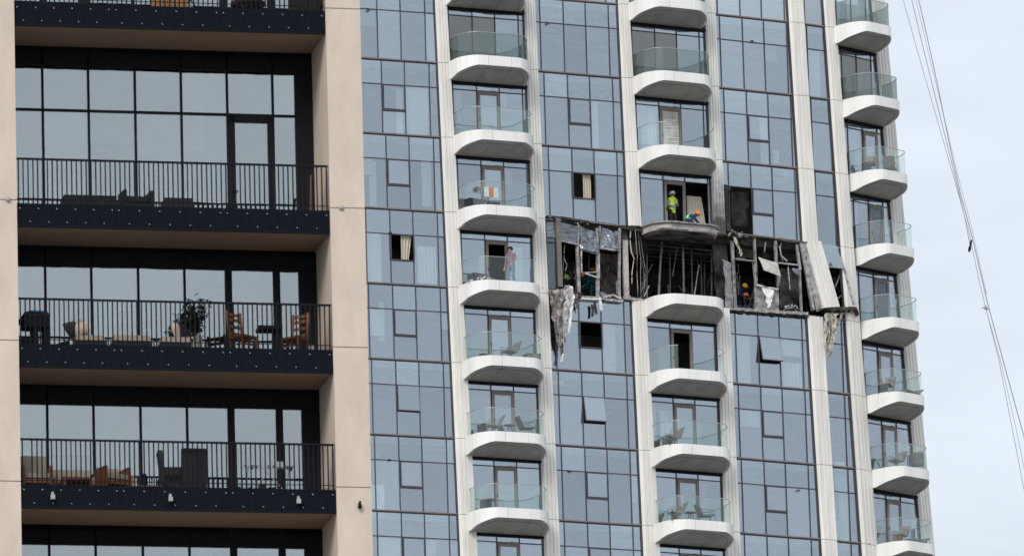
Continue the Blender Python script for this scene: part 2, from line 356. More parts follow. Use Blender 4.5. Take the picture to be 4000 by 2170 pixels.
# balcony decks
GU = [-8.0, -6.72, -5.58, -4.42, -3.27, -2.12, -0.98, 0.05]
def corrugated(w, h):
    V = []; F = []; n = int(w/.034); V0 = []
    for i in range(n+1):
        x = -w/2+w*i/n; y = -0.012 if i % 2 else 0.0
        V += [(x, y, -h/2), (x, y, h/2)]
    for i in range(n): F.append((2*i, 2*i+2, 2*i+3, 2*i+1))
    b = len(V); V += [(-w/2, .02, -h/2), (w/2, .02, -h/2), (w/2, .02, h/2), (-w/2, .02, h/2)]
    F += [(b, b+3, b+2, b+1), (b, b+1, 2*n, 0), (b+3, 1, 2*n+1, b+2)]
    return V, F
_fm = {}; nrnd = random.Random(4)
for k, zb in enumerate(FB):
    slab = MB()
    sl_o = MB(); sl_o.box((-3.85, 0.97+.02, zb+.28), (7.70, 1.94, .50)); slab = sl_o.build('balcony_slab', 'soffit_taupe', near, WM[near])
    for (a, b) in ((-7.70, -5.27), (-5.27, -2.60), (-2.60, 0.02)):
        w = b-a-.008
        if w not in _fm: V, F = corrugated(w, .56); _fm[w] = mesh_of('fascia_panel', V, F, 'fascia_metal')
        f = place(bpy.data.objects.new('fascia_panel', _fm[w]), slab, Matrix.Translation(L3((a+b)/2, .03, zb+.30)) @ Matrix.Rotation(LA, 4, 'Z'))
        mb = MB(); nb = 6
        for i in range(nb):
            x = a+.08+(w-.16)*i/(nb-1)
            mb.box((x, -.045, zb+.455), (.034, .014, .014), 0, M=Matrix.Rotation(R(24), 4, 'Y'))
            if i < nb-1: mb.box((x+.15+.1*(k % 2), -.045, zb+.125), (.030, .014, .013), 0, M=Matrix.Rotation(R(24), 4, 'Y'))
        tag(mb.build('bolts', 'bolt_bright', near, WM[near]), kind='stuff')
    mb = MB(); mb.box((-3.84, -.012, zb+.004), (7.70, .085, .022)); mb.build('drip_edge', 'black_metal', near, WM[near])
    if k < 4:
        dz = zb+.58
        rl = MB(); rl.box((-3.85, -.02, dz+1.115), (7.70, .055, .045)); rl.box((-3.85, -.01, dz+.113), (7.70, .018, .018))
        rail = rl.build('railing', 'black_metal', near, WM[near])
        n = 64
        for i in range(n+1):
            u = -7.64+7.60*i/n
            if k == 3 and i == 1: continue
            box('baluster', L3(u+random.uniform(-.003, .003), .012, dz+.535), (.026, .045, 1.14), LA+random.uniform(-.05, .05), 'black_metal', rail)
    # window wall of the storey that stands on this deck
    top = (FB[k-1] if k else zb+5.05)
    dz = zb+.50
    fr = MB(); fr.box((-3.9, 1.93, top-.05), (7.9, .10, .12)); fr.box((-3.9, 1.93, dz+.05), (7.9, .10, .12))
    tall = (k == 1)
    if tall: fr.box((-3.9, 1.93, 56.89), (7.9, .09, .06))
    fw = fr.build('window_frame', 'black_metal', near, WM[near])
    zt = 56.86 if tall else top-.1
    for i, u in enumerate(GU[1:-1]):
        thick = .17 if (u > -2.2 and not tall) else .055
        uu = u-.06 if (thick > .1 and u < -2) else u
        box('mullion', L3(uu, -1.93, (dz+top)/2), (thick, .10 if thick < .1 else .12, top-dz), LA, 'black_metal', fw)
    for a, b in zip(GU, GU[1:]):
        rows = [(dz+.1, 56.87), (56.91, top-.1)] if tall else [(dz+.1, top-.1)]
        for (z0, z1) in rows:
            til = Matrix.Rotation(R(random.uniform(-.12, .12)), 4, 'Z') @ Matrix.Rotation(R(random.uniform(-.1, .1)), 4, 'X')
            box('window_pane', L3((a+b)/2, -1.93, (z0+z1)/2), (b-a-.03, .02, z1-z0), LA, 'near_glass', fw, til)
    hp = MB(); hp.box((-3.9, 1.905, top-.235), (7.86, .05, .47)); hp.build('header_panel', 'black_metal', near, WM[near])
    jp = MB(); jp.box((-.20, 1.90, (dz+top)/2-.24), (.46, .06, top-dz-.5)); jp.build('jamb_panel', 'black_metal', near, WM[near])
    if tall:
        d = MB()
        for u in (-2.02, -1.05): d.box((u, 1.925, (dz+zt)/2), (.15, .11, zt-dz))
        d.box((-1.535, 1.925, zt-.08), (1.1, .11, .16)); d.box((-1.535, 1.925, dz+.1), (1.1, .11, .2))
        dd = d.build('balcony_door', 'black_metal', near, WM[near])
        h = MB(); h.box((-1.98, 1.84, dz+1.0), (.16, .03, .03)); h.build('door_handle', 'black_metal', near, WM[near])
    for q_ in range(3):
        i_ = nrnd.randrange(0, 6); a_, b_ = GU[i_]+.06, GU[i_+1]-.06; w_ = (b_-a_)*nrnd.choice([1, .5, .6]); hb = (top-dz)*nrnd.uniform(.35, .9)
        box('blind', L3(a_+w_/2, -2.15, top-.2-hb/2), (w_, .02, hb), LA, 'blind_fabric', fw)
    rm = MB(); rm.box((-4, 6.5, (dz+top)/2), (9.5, .1, top-dz)); rm.box((-4, 4.3, dz-.2), (9.5, 4.6, .35)); rm.box((-4, 4.3, top+.1), (9.5, 4.6, .16))
    rm.box((0.3, 4.3, (dz+top)/2), (.1, 4.5, top-dz)); rm.box((-8.6, 4.3, (dz+top)/2), (.1, 4.5, top-dz))
    rm.build('room_shell', 'spandrel_back', near, WM[near])
for (u, v, z) in ((.29, .13, 54.07), (-7.92, .13, 54.07)):
    mb = MB(); mb.lathe((0, 0, 0), [(.02, -.03), (.05, -.025), (.062, 0), (.05, .025), (.02, .03)], 10)
    mb.build('wall_light', 'lamp_white', near, Matrix.Translation(L3(u, v, z)) @ Matrix.Rotation(LA, 4, 'Z') @ Matrix.Rotation(R(90), 4, 'X'), True)
for u in (-6.93, -4.06, -.92):
    mb = MB(); mb.box((0, 0, 0), (.10, .07, .11)); mb.box((0, .045, .09), (.06, .03, .09)); mb.box((0, -.01, -.065), (.09, .06, .02), mi=1)
    mb.build('deck_light', ['lamp_white', 'black_metal'], near, Matrix.Translation(L3(u, .12, 46.72)) @ Matrix.Rotation(LA, 4, 'Z'))
mb = MB(); mb.lathe((0, 0, 0), [(.03, -.07), (.045, -.05), (.045, .03), (.03, .06)], 10); mb.box((0, .06, .03), (.05, .12, .05)); mb.lathe((0, 0, .07), [(.03, 0), (.03, .03), (.02, .05)], 8)
mb.build('security_camera', 'black_metal', near, Matrix.Translation(L3(.57, .18, 46.62)) @ Matrix.Rotation(LA, 4, 'Z') @ Matrix.Rotation(R(20), 4, 'X'))
box('core_shaft', L3(-4, -12, 32), (9, 8, 64), LA, 'spandrel_back', near)

# ================================================================== FAR TOWER
tower = empty('far_tower', (6, 372, 0))
tag(tower, 'pale glass apartment tower with white rounded balconies and one burnt-out storey', 'building')
COLS = {'C1': (1707, 1774, 1751, 1832.5), 'C2': (2053, 2107, 2094, 2160.5), 'C3': (2424, 2491, 2465, 2546.8),
        'C4': (2760, 2815, 2798.6, 2866.6), 'C5': (3096, 3185, 3150, 3239), 'C6': (3238, 3338, 3276, 3388), 'C7': (3437, 3571, 3479, 3611)}
CFAC = {'C1': (0, 1), 'C2': (1, 2), 'C3': (2, 3), 'C4': (3, 4), 'C5': (4, 5), 'C6': (5, 6), 'C7': (6, 6)}
def col_x(c, k):
    a = COLS[c]; return cx(a[0], a[1], k), cx(a[2], a[3], k)
BAYS = [('A', 0, [1301, 1394, 1488.4, 1578.7, 1674.8], None, 'C1', 68), ('B1', 1, [1765.9, 1858.4, 1946.8, 2037.9], 'C1', 'C2', 68),
        ('B', 2, [2123.8, 2215.4, 2302, 2391.7], 'C2', 'C3', 68), ('B2', 3, [2480, 2570, 2655, 2743.6], 'C3', 'C4', 68),
        ('C', 4, [2825.8, 2914.2, 2997.7, 3086.9], 'C4', 'C5', 69), ('D', 5, [3165.8, 3241], 'C5', 'C6', 70),
        ('B3', 6, [3305.4, 3363.3, 3421], 'C6', 'C7', 92)]
BALC = {'B1', 'B2', 'B3'}
OPW = {'A': 3, 'B': 2, 'C': 2}                         # column of panes with the opening window
DOOR = {'B1': 2, 'B2': 2, 'B3': 2}                     # column with the balcony door
TR = 1.07                                              # transom below the floor line above
def grid_x(bay, s):
    n, f, us, cl, crr, d = bay
    xs = [gx(u, s, d) for u in us]
    lo = BX[f] if cl else xs[0]-1.0
    hi = BX[f+1]
    if cl: a = [col_x(cl, s-1), col_x(cl, s)]; lo = max(BX[f]-.0, (a[0][0]+a[1][1])/2-.05)
    if crr: a = [col_x(crr, s-1), col_x(crr, s)]; hi = (a[0][0]+a[1][1])/2+.05
    lo = min(lo, xs[0]-.03); hi = max(hi, xs[-1]+.03)
    xs = [x for x in xs if lo+.02 < x < hi-.02]
    return lo, hi, xs
# what differs from the regular wall: (storey, bay, pane column, row)
SKIP = set(); TILT = {}; GONE_BAY = {(4, 'B'), (4, 'B2'), (4, 'C'), (4, 'D')}
for key in ((3, 'B', 2, 'w'), (4, 'A', 3, 'w'), (5, 'B', 2, 'w'), (3, 'C', 1, 'v'), (3, 'B2', 3, 'v'), (3, 'C', 0, 'v')): SKIP.add(key)
for key, a in {(5, 'C', 2): 13, (6, 'B', 2): 11, (6, 'A', 3): 4}.items(): TILT[key] = a
OPEN_DOOR = {(3, 'B2'), (4, 'B1'), (5, 'B2')}
DARKWIN = {(4, 'B3', 2), (3, 'B3', 2)}
def pane(name, f, x0, x1, z0, z1, mat, par, off=0.0, tilt=None):
    p = (wall(x0, (z0+z1)/2, off, f)+wall(x1, (z0+z1)/2, off, f))/2
    w = (x1-x0)/math.cos(AN[f])
    M = Matrix.Rotation(R(random.uniform(-.25, .25)), 4, 'Z') @ Matrix.Rotation(R(random.uniform(-.2, .2)), 4, 'X')
    if tilt: M = tilt
    return box(name, p, (w, .024, z1-z0), AN[f], mat, par, M)
def vbar(name, f, x, z0, z1, w, d, mat, par, off=.03):
    return box(name, wall(x, (z0+z1)/2, off, f), (w, d, z1-z0), AN[f], mat, par)
def hbar(name, f, x0, x1, z, h, d, mat, par, off=.03):
    p = (wall(x0, z, off, f)+wall(x1, z, off, f))/2
    return box(name, p, ((x1-x0)/math.cos(AN[f]), d, h), AN[f], mat, par)
STOREY = {}; brnd = random.Random(21)
for s in range(0, 9):
    zb, zt = ZF(s), ZF(s-1); zr = zt-TR
    # structure of the storey: floor plate, rear wall, party walls
    xe = (col_x('C7', s)[1]+col_x('C7', s-1)[1])/2-.12
    P = [wall(x, 0, -.16) for x in (-12, BX[1], BX[2], BX[3], BX[4], BX[5], BX[6], xe-.5, xe)]
    P.append(P[-1]+Vector((.25, 2.2, 0)))
    V = [Vector((p.x, p.y, z)) for z in (zb-.30, zb-.02) for p in P]; n = len(P)
    back = [p+Vector((-.2, 9.5, 0)) for p in P]
    V += [Vector((p.x, p.y, z)) for z in (zb-.30, zb-.02) for p in back]
    F = []; mi = []
    for i in range(n-1):
        F += [(i, i+1, n+i+1, n+i), (n+i, n+i+1, 3*n+i+1, 3*n+i), (i+1, i, 2*n+i, 2*n+i+1)]; mi += [0, 1, 0]
    b = len(V); q = [p+Vector((-.1, 5.5, 0)) for p in P]
    V += [Vector((p.x, p.y, z)) for z in (zb, zt-.3) for p in q]
    for i in range(n-1): F.append((b+i, b+i+1, b+n+i+1, b+n+i)); mi.append(2)
    for i in range(1, n-2):
        b = len(V); a0, a1 = P[i], q[i]
        V += [Vector((a0.x, a0.y, zb)), Vector((a1.x, a1.y, zb)), Vector((a1.x, a1.y, zt-.3)), Vector((a0.x, a0.y, zt-.3))]
        if s == 4 and i in (3, 4, 5): continue
        F.append((b, b+1, b+2, b+3)); mi.append(2)
    ms = ['concrete', 'room_floor', 'room_wall'] if s != 4 else ['burnt', 'burnt', 'burnt_wall']
    if s == 3: ms = ['burnt', 'room_floor', 'room_wall']
    st = obj('storey', V, F, ms, tower, None, mi); STOREY[s] = st
    for bay in BAYS:
        bn, f = bay[0], bay[1]
        if (s, bn) in GONE_BAY: continue
        lo, hi, xs = grid_x(bay, s)
        edges = [lo]+xs+[hi]; balc = bn in BALC
        # column index is counted on the full grid so that overrides stay put
        full = [gx(u, s, bay[5]) for u in bay[2]]
        def ci(x):
            return sum(1 for g_ in full if g_ < x-.01)
        ztop = zt-.055 if not balc else zt-.82
        for x in xs: vbar('mullion', f, x, zb+.02, ztop, .036, .03, 'mullion_metal', st)
        hbar('transom', f, lo, hi, zr, .034, .03, 'mullion_metal', st)
        if not balc:
            hbar('ledge', f, lo, hi, zt+.028, .056, .08, 'ledge_metal', st, .05)
            hbar('shadow_gap', f, lo, hi, zt-.018, .034, .04, 'mullion_metal', st, .02)
        else:
            hbar('head_bar', f, lo, hi, zt-.775, .11, .16, 'black_metal', st, .04)
            hbar('upstand', f, lo, hi, zt-.36, .70, .06, 'black_metal', st, -.06)
        for a, b in zip(edges, edges[1:]):
            c = ci((a+b)/2); g_ = .012
            if b-a < .07: continue
            if not balc:
                pane('spandrel_pane', f, a+g_, b-g_, zr+.02, zt-.05, 'tower_glass', st)
            else:
                pane('spandrel_pane', f, a+g_, b-g_, zr+.02, zt-.83, 'tower_glass', st)
            if s >= 2 and OPW.get(bn) == c:
                zw = zr-1.13
                pane('vision_pane', f, a+g_, b-g_, zb+.03, zw-.03, 'vision_glass', st)
                t_ = TILT.get((s, bn, c), 0)
                if (s, bn, c, 'w') in SKIP:
                    fm = MB(); T, N = TN(f); p0 = wall(a, 0, .045, f); p1 = wall(b, 0, .045, f)
                    zc = Vector((0, 0, 1))
                    fm.bar(p0+zc*(zr-.02), p0+zc*zw, .055, .07, T); fm.bar(p1+zc*(zr-.02), p1+zc*zw, .055, .07, T)
                    fm.bar(p0+zc*zw, p1+zc*zw, .05, .06, zc); fm.bar(p0+zc*(zr-.02), p1+zc*(zr-.02), .05, .06, zc)
                    fm.build('window_frame', 'mullion_metal', st, Matrix.Identity(4)); continue
                # top-hung sash with its own frame
                T, N = TN(f); pc = wall((a+b)/2, zr-.03, .05, f); w = (b-a)/math.cos(AN[f])-.05; hh = zr-.03-zw
                Wm = Matrix.Translation(pc) @ Matrix.Rotation(AN[f], 4, 'Z') @ Matrix.Rotation(R(-t_), 4, 'X')
                fm = MB(); fm.box((-w/2+.025, 0, -hh/2), (.05, .06, hh)); fm.box((w/2-.025, 0, -hh/2), (.05, .06, hh))
                fm.box((0, 0, -.02), (w-.10, .06, .04)); fm.box((0, 0, -hh+.03), (w-.10, .06, .06))
                sash = fm.build('window_sash', 'mullion_metal', st, Wm)
                pn = place(bpy.data.objects.new('vision_pane', cube('vision_glass')), st, Wm @ Matrix.Translation((0, -.034 if t_ else -.018, -hh/2)) @ Matrix.Diagonal((w-(.02 if t_ else .09), .02, hh-(.03 if t_ else .08), 1)))
                if t_ == 0: hbar('window_bar', f, a, b, zw-.012, .05, .08, 'mullion_metal', st)
                continue
            if s >= 2 and DOOR.get(bn) == c:
                T, N = TN(f); zd = zr-.03; hh = zd-zb; w = (b-a)/math.cos(AN[f])-.05
                Wm = Matrix.Translation(wall((a+b)/2, zb, .045, f)) @ Matrix.Rotation(AN[f], 4, 'Z')
                fm = MB()
                for sg in (-1, 1): fm.box((sg*(w/2-.055), 0, hh/2), (.11, .08, hh))
                fm.box((0, 0, hh-.075), (w-.22, .08, .15)); fm.box((0, 0, .05), (w-.22, .08, .1))
                if (s, bn) not in OPEN_DOOR: fm.box((w/2-.25, -.03, hh+.02), (.26, .08, .07))
                dr = fm.build('door_frame', 'door_frame', st, Wm)
                hd = MB(); hd.box((-w/2+.07, -.06, hh*.42), (.03, .03, .14)); hd.build('door_handle', 'black_metal', st, Wm)
                if (s, bn) in OPEN_DOOR: continue
                if (s, bn) in ((2, 'B2'),):
                    bd = MB(); bd.box((0, 0, hh*.5), (w-.24, .03, hh-.34)); bo = bd.build('door_board', 'pale_board', st, Wm)
                    for q_ in (.30, .38, .52, .60, .74): box('board_seam', Wm @ Vector((0, -.02, hh*q_)), (w-.3, .02, .025), AN[f], 'towel_white', st, Matrix.Rotation(R(-3), 4, 'Y'))
                    continue
                mt = 'dark_window_glass' if (s, bn, c) in DARKWIN else 'tower_glass'
                place(bpy.data.objects.new('door_pane', cube(mt)), st, Wm @ Matrix.Translation((0, 0, hh/2-.02)) @ Matrix.Diagonal((w-.21, .024, hh-.25, 1)))
                continue
            if (s, bn, c, 'v') in SKIP: continue
            if s != 4 and s > 0 and b-a > .4 and brnd.random() < .38:            # drawn blind or sheer behind the pane
                hb = (zr-zb)*brnd.choice([1, 1, .55, .35]); xa = a+.04; xb = b-.04
                if brnd.random() < .5: xb = a+(b-a)*brnd.uniform(.3, .7)
                pane('blind', f, xa, xb, zr-.04-hb+.08, zr-.04, 'blind_fabric', st, -.10)
            pane('vision_pane', f, a+g_, b-g_, zb+.03, zr-.02, 'grey_glass' if (s == 1 and balc and 1 <= c <= 2) else 'vision_glass', st)  # middle panes of the top balcony bays carry the painted grey reflection
# small hooks on the transoms
for (u, v, f) in ((1437, 40, 0), (2138, 91, 2), (2936, 160, 4), (1520, 1793, 0), (2226, 1837, 2), (3118, 1912, 4), (1524, 907, 0)):
    p = W(u, v, .1, f); mb = MB(); mb.box((0, 0, 0), (.08, .05, .035)); mb.bar((.02, 0, 0), (.06, -.03, -.07), .026); mb.bar((.05, 0, 0), (.11, -.02, -.02), .022, mi=1)
    mb.build('facade_hook', ['black_metal', 'ledge_metal'], tower, Matrix.Translation(p) @ Matrix.Rotation(AN[f], 4, 'Z'))

# ---- fluted cladding columns, one segment per storey, leaning from floor to floor
PROF = [(0, -.05), (0, .10), (.13, .20), (.30, .205), (.33, .178), (.36, .217), (.55, .225), (.58, .195), (.61, .237), (.79, .24), (.82, .212), (.85, .245), (1.0, .245), (1.0, -.05)]
def col_pts(c, k, z, grow=0.0, prof=PROF):
    xl, xr = col_x(c, k); fl, fr = CFAC[c]
    pl = wall(xl, z, 0, fl); pr = wall(xr, z, 0, fr)
    t = (pr-pl); w = t.length; t.normalize(); n = Vector((t.y, -t.x, 0))
    return [pl+t*(a*w)+n*(v+grow) for a, v in prof]
def col_mesh(A, B):
    n = len(A); V = A+B; F = [(i, (i+1) % n, n+(i+1) % n, n+i) for i in range(n)]
    F += [tuple(range(n))[::-1], tuple(range(n, 2*n))]; return V, F
for c in COLS:
    for s in range(0, 9):
        if s == 4 and c in ('C3', 'C4', 'C5'): continue
        za, zc = ZF(s)+.012, ZF(s-1)-.012
        A = col_pts(c, s, za); B = col_pts(c, s-1, zc)
        V, F = col_mesh(A, B)
        m = 'sooty_column' if (c, s) == ('C4', 3) else 'column_panel'
        obj('column_panel', V, F, m, tower)
        # joint strip, sits back in the gap
        J0 = col_pts(c, s, ZF(s)-.013, -.012); J1 = col_pts(c, s, ZF(s)+.013, -.012); V, F = col_mesh(J0, J1)
        obj('column_joint', V, F, 'joint_rust', tower)
        # dark jamb along the left edge
        fl = CFAC[c][0]; xa = col_x(c, s)[0]; xb = col_x(c, s-1)[0]
        bar('jamb', wall(xa-.02, ZF(s)+.02, .05, fl), wall(xb-.02, ZF(s-1)-.05, .05, fl), .035, .10, TN(fl)[0], 'mullion_metal', STOREY[s])

# ---- balconies
OUT = [(-1.75, 0.0), (-1.74, .41), (-1.66, .92), (-1.55, 1.16), (-1.36, 1.40), (-1.17, 1.55), (-.98, 1.64), (-.72, 1.67)]
OUT = OUT+[(-.51, 1.67), (.54, 1.67)]+[(-x, y) for x, y in OUT[::-1]]
def zlow(v):
    pts = [(0, -.74), (.41, -.73), (.92, -.61), (1.16, -.55), (1.40, -.48), (1.64, -.385), (2, -.37)]
    for (a, za), (b, zb) in zip(pts, pts[1:]):
        if v <= b: return za+(zb-za)*(v-a)/(b-a)
    return -.37
def balcony_meshes(sx):
    out = {}
    idx = [0, 8, 9, len(OUT)-1]
    for j in range(3):
        pts = OUT[idx[j]:idx[j+1]+1]; V = []; F = []
        for q, (x, v) in enumerate(pts):
            e = .006 if (q == 0 and j) else (-.006 if (q == len(pts)-1 and j < 2) else 0)
            n = Vector((x*.55, v-.4)); n.normalize(); xi, vi = x-n.x*.07, v-n.y*.07
            for (a, b, z) in ((x, v, .05), (x, v, zlow(v)), (xi, max(vi, 0), zlow(v)+.0), (xi, max(vi, 0), .05)): V.append(((a+e)*sx, -b, z))
        m = len(pts)
        for q in range(m-1):
            for w in range(4): F.append((4*q+w, 4*q+(w+1) % 4, 4*(q+1)+(w+1) % 4, 4*(q+1)+w))
        F += [(0, 3, 2, 1), (4*m-4, 4*m-3, 4*m-2, 4*m-1)]
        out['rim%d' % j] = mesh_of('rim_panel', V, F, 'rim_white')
    # soffit panels: sloping underside in three pieces with an outer border, split by narrow joints
    def inset(x, v, d):
        n = Vector((x*.55, v-.4)); n.normalize(); return x-n.x*d, max(v-n.y*d, 0.0)
    def grid(x0, x1, d, dz):
        V = []; F = []; nx = 10; nv = 8
        for a in range(nx+1):
            x = x0+(x1-x0)*a/nx
            vm = 0
            for (p, q) in zip(OUT, OUT[1:]):
                if min(p[0], q[0])-1e-6 <= x <= max(p[0], q[0])+1e-6 and abs(p[0]-q[0]) > 1e-6:
                    vm = max(vm, p[1]+(q[1]-p[1])*(x-p[0])/(q[0]-p[0]))
            vm = max(vm-d, .02)
            for b in range(nv+1):
                v = vm*b/nv; V.append((x*sx, -v, zlow(v)+dz))
        for a in range(nx):
            for b in range(nv): i = a*(nv+1)+b; F.append((i, i+1, i+nv+2, i+nv+1))
        t = len(V); V += [(x, y, z+.03) for x, y, z in V]; F += [tuple(t+i for i in f[::-1]) for f in F]
        return V, F
    for j, (a, b) in enumerate(((-1.70, -.52), (-.50, .53), (.55, 1.70))):
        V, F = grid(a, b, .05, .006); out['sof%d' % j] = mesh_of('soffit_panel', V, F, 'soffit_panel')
        V, F = grid(a+(.10 if j == 0 else .0), b-(.10 if j == 2 else 0), .24, -.004)
    V, F = grid(-1.71, 1.71, .06, .04); core = mesh_of('balcony', V, F, 'grout_dark'); out['core'] = core
    V = []; F = []
    for i, (x, v) in enumerate(OUT): V.append((x*sx*.97, -v*.97, .0))
    F.append(tuple(range(len(OUT)))); out['deck'] = mesh_of('deck', V, F, 'concrete')
    # thin dark border groove on the underside
    mb = MB(); pr = [inset(x, v, .27) for x, v in OUT[1:-1]]
    for p, q in zip(pr, pr[1:]): mb.bar((p[0]*sx, -p[1], zlow(p[1])+.004), (q[0]*sx, -q[1], zlow(q[1])+.004), .016, .012, (0, 0, 1))
    out['groove'] = mesh_of('soffit_groove', mb.v, mb.f, 'grout_dark')
    RP = [(-1.66, .04), (-1.58, .90), (-1.29, 1.34), (-.95, 1.565), (0, 1.585), (.95, 1.565), (1.29, 1.34), (1.58, .90), (1.66, .04)]
    for j, (p, q) in enumerate(zip(RP, RP[1:])):
        mb = MB(); P = Vector((p[0]*sx, -p[1], .04)); Q = Vector((q[0]*sx, -q[1], .04)); d = (Q-P); L = d.length; d.normalize()
        mb.box((P+Q)/2+Vector((0, 0, .52)), (L-.014, .014, 1.04), math.atan2(d.y, d.x)); out['g%d' % j] = mesh_of('rail_panel', mb.v, mb.f, 'rail_glass')
        mb2 = MB(); mb2.box((P+Q)/2+Vector((0, 0, 1.05)), (L, .03, .022), math.atan2(d.y, d.x)); out['t%d' % j] = mesh_of('top_rail', mb2.v, mb2.f, 'chrome_rack')
    mb = MB()
    for sg in (-1, 1): mb.box((sg*1.66*sx, -.05, .54), (.05, .06, 1.06))
    out['post'] = mesh_of('end_post', mb.v, mb.f, 'mullion_metal')
    return out
BM = {'B1': balcony_meshes(1.0)}; BM['B2'] = BM['B1']; BM['B3'] = balcony_meshes(.73)
BCX = {'B1': -2.75+2.0*math.cos(AN[1]), 'B2': 5.10+2.02*math.cos(AN[3]), 'B3': 14.10+1.75*math.cos(AN[6])}
BSH = {'B1': 1.0, 'B2': 1.0, 'B3': 2.6}
NO_RAIL = {('B2', 3), ('B2', 4)}; RAIL_GAP = {('B2', 2): (3, 4, 5), ('B2', 5): (3, 4), ('B3', 4): (), ('B1', 4): (6, 7)}
BALW = {}
for bn in ('B1', 'B2', 'B3'):
    f = {'B1': 1, 'B2': 3, 'B3': 6}[bn]
    for k in range(0, 9):
        x = BCX[bn]+SHIFT[k+1]*BSH[bn]
        Wm = Matrix.Translation(wall(x, ZF(k), .02, f)) @ Matrix.Rotation(AN[f], 4, 'Z'); BALW[bn, k] = Wm
        if (bn, k) == ('B2', 3): continue            # burnt slab, built with the damage
        M = BM[bn]
        root = place(bpy.data.objects.new('balcony', M['core']), tower, Wm)
        for j in range(3):
            place(bpy.data.objects.new('rim_panel', M['rim%d' % j]), root, Wm)
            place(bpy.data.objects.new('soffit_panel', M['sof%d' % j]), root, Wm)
        place(bpy.data.objects.new('deck', M['deck']), root, Wm); place(bpy.data.objects.new('soffit_groove', M['groove']), root, Wm)
        if (bn, k) in NO_RAIL: continue
        frosted = k <= 1
        place(bpy.data.objects.new('end_post', M['post']), root, Wm)
        for j in range(8):
            if j in RAIL_GAP.get((bn, k), ()): continue
            o = place(bpy.data.objects.new('rail_panel', M['g%d' % j]), root, Wm)
            if frosted: o.material_slots[0].link = 'OBJECT'; o.material_slots[0].material = MATS['rail_glass_frosted']
            place(bpy.data.objects.new('top_rail', M['t%d' % j]), root, Wm)
c_ = wall(5, 40, -10); box('core_shaft', (c_.x+1, c_.y+3, 55), (20, 6, 120), R(25), 'room_wall', tower)

# ================================================================== DAMAGED STOREY
def fb(name, a, b, w, d, mat, par, off=.03, f=None, off2=None):
    f = f if f is not None else facet(W(*a, off).x)
    return bar(name, W(*a, off, f), W(*b, off if off2 is None else off2, f), w, d, TN(f)[0], mat, par)
def sheet(name, grid, mat, par=None, amp=.04, freq=2.5, sub=5, thick=.012, ragged=0.0, seed=0, frame=None):
    """crumpled sheet through a grid of world points (rows of equal length)"""
    rows = len(grid); cols = len(grid[0]); NR = (rows-1)*sub+1; NC = (cols-1)*sub+1
    def P(a, b):
        i = min(int(a), rows-2); j = min(int(b), cols-2); fa, fb_ = a-i, b-j
        return (grid[i][j].lerp(grid[i][j+1], fb_)).lerp(grid[i+1][j].lerp(grid[i+1][j+1], fb_), fa)
    V = []
    n = (grid[0][-1]-grid[0][0]).cross(grid[-1][0]-grid[0][0])
    n = n.normalized() if n.length > 1e-6 else Vector((0, -1, 0))
    for a in range(NR):
        for b in range(NC):
            p = P(a/sub, b/sub); q = p*freq+Vector((seed*7.1, seed*3.3, 0))
            d = noise.noise(q)*amp+noise.noise(q*2.7)*amp*.5
            e = Vector((0, 0, 0))
            if ragged and (a in (0, NR-1) or b in (0, NC-1)):
                e = Vector((noise.noise(q*5), 0, noise.noise(q*5+Vector((9, 9, 9)))))*ragged
            V.append(p+n*d+e)
    F = [(a*NC+b, a*NC+b+1, (a+1)*NC+b+1, (a+1)*NC+b) for a in range(NR-1) for b in range(NC-1)]
    t = len(V); V2 = V+[v+n*thick for v in V]; F2 = F+[tuple(t+i for i in f[::-1]) for f in F]
    bd = [(0, b) for b in range(NC)]+[(a, NC-1) for a in range(1, NR)]+[(NR-1, b) for b in range(NC-2, -1, -1)]+[(a, 0) for a in range(NR-2, 0, -1)]
    ids = [a*NC+b for a, b in bd]
    for i, j in zip(ids, ids[1:]+ids[:1]): F2.append((j, i, t+i, t+j))
    return obj(name, V2, F2, mat, par)
ST4 = STOREY[4]; ST3 = STOREY[3]
Z3, Z4 = ZF(3), ZF(4)
# --- burnt balcony slab above the void (its white cladding is gone)
Wm = BALW['B2', 3]
def slab_mesh(sx, sv, z0, z1, rag, mat, name, par, seed):
    V = []; n = len(OUT)
    for z in (z0, z1):
        for i, (x, v) in enumerate(OUT):
            e = rag*noise.noise(Vector((x*3+seed, v*3, 0)))
            V.append(Vector((x*sx+e*.5, -(v*sv+(e if v > .3 else 0)), z+.4*e*(1 if z == z0 else .3))))
    F = [(i, i+1, n+i+1, n+i) for i in range(n-1)]+[tuple(range(n))[::-1], tuple(range(n, 2*n)), (n-1, 0, n, 2*n-1)]
    return obj(name, V, F, mat, par, Wm)
burnt_b = slab_mesh(1.0, .93, -.06, .0, .02, 'bent_metal', 'burnt_balcony', tower, 1.0)
burnt_b['label'] = 'burnt bare balcony slab without cladding or railing'
slab_mesh(.95, .86, -.34, -.07, .05, 'scorched_panel', 'slab_edge', burnt_b, 4.0)
slab_mesh(.90, .72, -.46, -.345, .03, 'burnt_wall', 'burnt_soffit', burnt_b, 8.0)
mb = MB()
for i in range(5): mb.bar((-1.5+.05*i, -1.1-.08*i, -.30), (-.7+.5*i, -1.50, -.33+.03*math.sin(i*2)), .03, .05)
mb.build('bent_trim', 'bent_metal', burnt_b, Wm)
